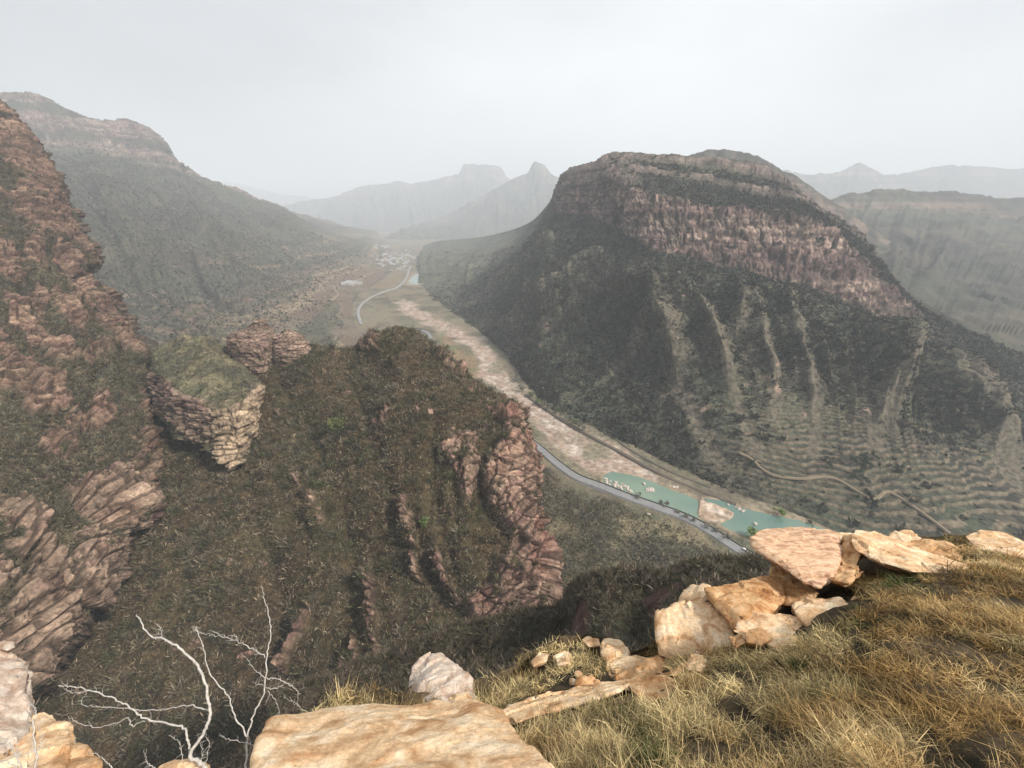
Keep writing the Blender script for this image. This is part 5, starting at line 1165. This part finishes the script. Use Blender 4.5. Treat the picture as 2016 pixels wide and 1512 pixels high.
shrub('bare white-barked shrub with long curved branches sweeping left at the lower left', ([(1190, 1400), (1150, 1310), (1078, 1255), (1150, 1140), (1190, 1030), (1180, 950), (1140, 780), (1040, 670), (920, 595), (870, 590), (820, 540), (790, 480), (770, 460)], 3.0, .019, .003), [
    ([(1078, 1255), (1065, 1150), (1010, 1090), (830, 1055), (740, 990), (620, 925), (480, 885), (370, 865), (330, 868)], 2.7, 2.9, .011, .003), ([(830, 1060), (745, 1090), (720, 1050), (580, 1100), (430, 1070), (385, 1040)], 2.8, 3.0, .006, .002),
    ([(1182, 1005), (1060, 975), (880, 1005), (620, 985), (480, 975), (465, 930)], 2.8, 3.1, .0065, .002), ([(915, 592), (915, 550), (895, 515)], 2.95, 3.0, .003, .0015), ([(480, 900), (420, 905), (370, 880)], 2.85, 2.9, .003, .002),
    ([(1035, 1285), (1020, 1200), (960, 1140)], 2.65, 2.7, .003, .0015), ([(1165, 1305), (1185, 1200), (1170, 1140)], 2.65, 2.7, .003, .0015), ([(1140, 1290), (1145, 1230), (1135, 1190)], 2.65, 2.7, .002, .001)], 2.6, 1)
shrub('bare white-barked shrub with one tall upright stem left of the big boulder', ([(1392, 1420), (1395, 1331), (1405, 1160), (1440, 1030), (1500, 890), (1510, 700), (1535, 580), (1525, 460), (1500, 380), (1485, 300)], 3.1, .011, .002), [
    ([(1400, 1155), (1330, 1030), (1290, 920), (1190, 790), (1150, 640), (1115, 545), (1115, 535)], 2.8, 3.1, .0075, .002), ([(1507, 700), (1440, 660), (1340, 610), (1230, 580), (1150, 565), (1100, 545)], 2.95, 3.2, .0055, .0015), ([(1345, 612), (1330, 580), (1280, 582), (1225, 560)], 3.0, 3.1, .003, .0015),
    ([(1505, 820), (1570, 825), (1640, 860), (1690, 900), (1690, 960), (1715, 1020)], 2.9, 3.1, .0045, .0015), ([(1505, 825), (1440, 770), (1400, 710)], 2.9, 3.0, .0035, .0015), ([(1510, 880), (1560, 880), (1610, 855)], 2.9, 3.0, .0035, .002),
    ([(1515, 890), (1570, 960), (1590, 1050)], 2.9, 3.0, .003, .0015), ([(1500, 865), (1440, 850)], 2.9, 2.95, .002, .001), ([(1695, 985), (1650, 950), (1610, 930)], 3.05, 3.1, .002, .001), ([(1405, 1190), (1300, 1170), (1255, 1150)], 2.8, 2.85, .004, .0015), ([(1405, 1190), (1470, 1205), (1525, 1210)], 2.8, 2.85, .004, .002)], 2.75, 2)
shrub('thin grey dead shrub in front of the knobbly rock in the lower left corner', ([(190, 1400), (205, 1250), (190, 1100), (203, 1010), (185, 980), (155, 965)], 2.4, .007, .002), [
    ([(120, 1331), (60, 1210), (0, 1185)], 2.2, 2.3, .004, .002), ([(110, 1300), (90, 1220), (30, 1160)], 2.2, 2.3, .003, .0015), ([(200, 1240), (160, 1120), (200, 1060)], 2.3, 2.4, .0025, .001), ([(160, 1400), (60, 1300), (-60, 1290)], 2.2, 2.3, .004, .002), ([(205, 1250), (240, 1160), (215, 1080)], 2.3, 2.4, .003, .001)], 2.3, 3)
shrub('single crooked dead twig poking up between lower left rocks and white shrub', ([(660, 1400), (635, 1331), (590, 1285), (510, 1235)], 2.7, .006, .002), [([(880, 1335), (830, 1290), (825, 1255)], 2.6, 2.65, .004, .001)], 2.65, 4)
def twiggy(lab, p, h, n, mat, k, spread=.9, r=.005, grp=None):
    g = np.random.default_rng(k); e = bpy.data.objects.new('bare_shrub', None); COL.objects.link(e); e.location = p
    tr0 = []; br_ = []
    def grow(b, d, L, r_, lv):
        m = 6; A = [b]; 
        for i in range(m):
            d = d + g.normal(size=3) * .22; d /= np.linalg.norm(d); A.append(A[-1] + d * L / m)
        (tr0 if lv == 0 else br_).append((np.array(A), r_, r_ * .4))
        if lv < 3:
            for q in range(3 if lv else 3): 
                i = g.integers(2, m + 1); dd_ = d + g.normal(size=3) * .65; dd_[2] += .1; grow(A[i], dd_ / np.linalg.norm(dd_), L * .62, r_ * .55, lv + 1)
    for q in range(n):
        a = g.random() * 6.28; d = np.array([math.cos(a) * spread, math.sin(a) * spread, 1.0]); grow(np.array([g.normal() * .03, g.normal() * .03, -.03]), d / np.linalg.norm(d), h * (.4 + .3 * g.random()), r, 0)
    tube(tr0, mat, 'stem', e, 5); tube(br_, mat, 'twig', e, 4)
    set_props(e, lab, 'bare shrub', grp)
for k, (x, y, h, n, mat, lab) in enumerate([(1960, 1180, 1.1, 4, M_TWIGD, 'dark tangled leafless shrub by the right edge below the grooved slab'), (1860, 1180, .75, 3, M_TWIGD, 'dark leafless shrub left of the tangled one at the right edge'), (1985, 1085, .7, 3, M_TWIGD, 'leafless shrub on the rim between domed rock and grooved slab'),
        (1830, 1075, .5, 3, M_TWIGD, 'small leafless shrub on the rim left of the domed rock'), (1900, 1290, .8, 2, M_TWIG, 'pale branching dead shrub lying in the grass at the right edge'), (1640, 1165, .45, 3, M_TWIGD, 'small dark shrub in the hollow under the overhanging slab'),
        (990, 1375, .35, 3, M_TWIGD, 'low brown shrub at the left foot of the grassy mound'), (770, 1400, .55, 4, M_TWIGD, 'brown leafless shrub behind the left half of the smooth boulder'), (660, 1400, .6, 4, M_TWIGD, 'brown leafless shrub behind the left shoulder of the smooth boulder'), (1350, 1260, .4, 3, M_TWIGD, 'dark twiggy shrub in rust grass before the squarish block')]):
    twiggy(lab, at([LEDGE], x, y, 0), h, n, mat, 800 + k, r=.006 if mat is M_TWIGD else .009)

# ------------------------------------------------------------------ haze
def haze():
    bm = bmesh.new(); bmesh.ops.create_cube(bm, size=1)
    me = bpy.data.meshes.new('haze'); bm.to_mesh(me); bm.free()
    o = bpy.data.objects.new('haze', me); COL.objects.link(o)
    o.scale = (31000, 31000, 1400); o.location = (0, 0, 1400 / 2 - 9)
    m = bpy.data.materials.new('haze_air'); m.use_nodes = True; n = m.node_tree; n.nodes.clear()
    out = n.nodes.new('ShaderNodeOutputMaterial'); pv = n.nodes.new('ShaderNodeVolumePrincipled')
    pv.inputs['Color'].default_value = (.84, .90, .97, 1); pv.inputs['Density'].default_value = HAZE_DENSITY
    pv.inputs['Anisotropy'].default_value = 0.0
    n.links.new(pv.outputs[0], out.inputs['Volume']); me.materials.append(m)
    set_props(o, kind='stuff', label='pale grey haze filling the valley', cat='haze')
haze()
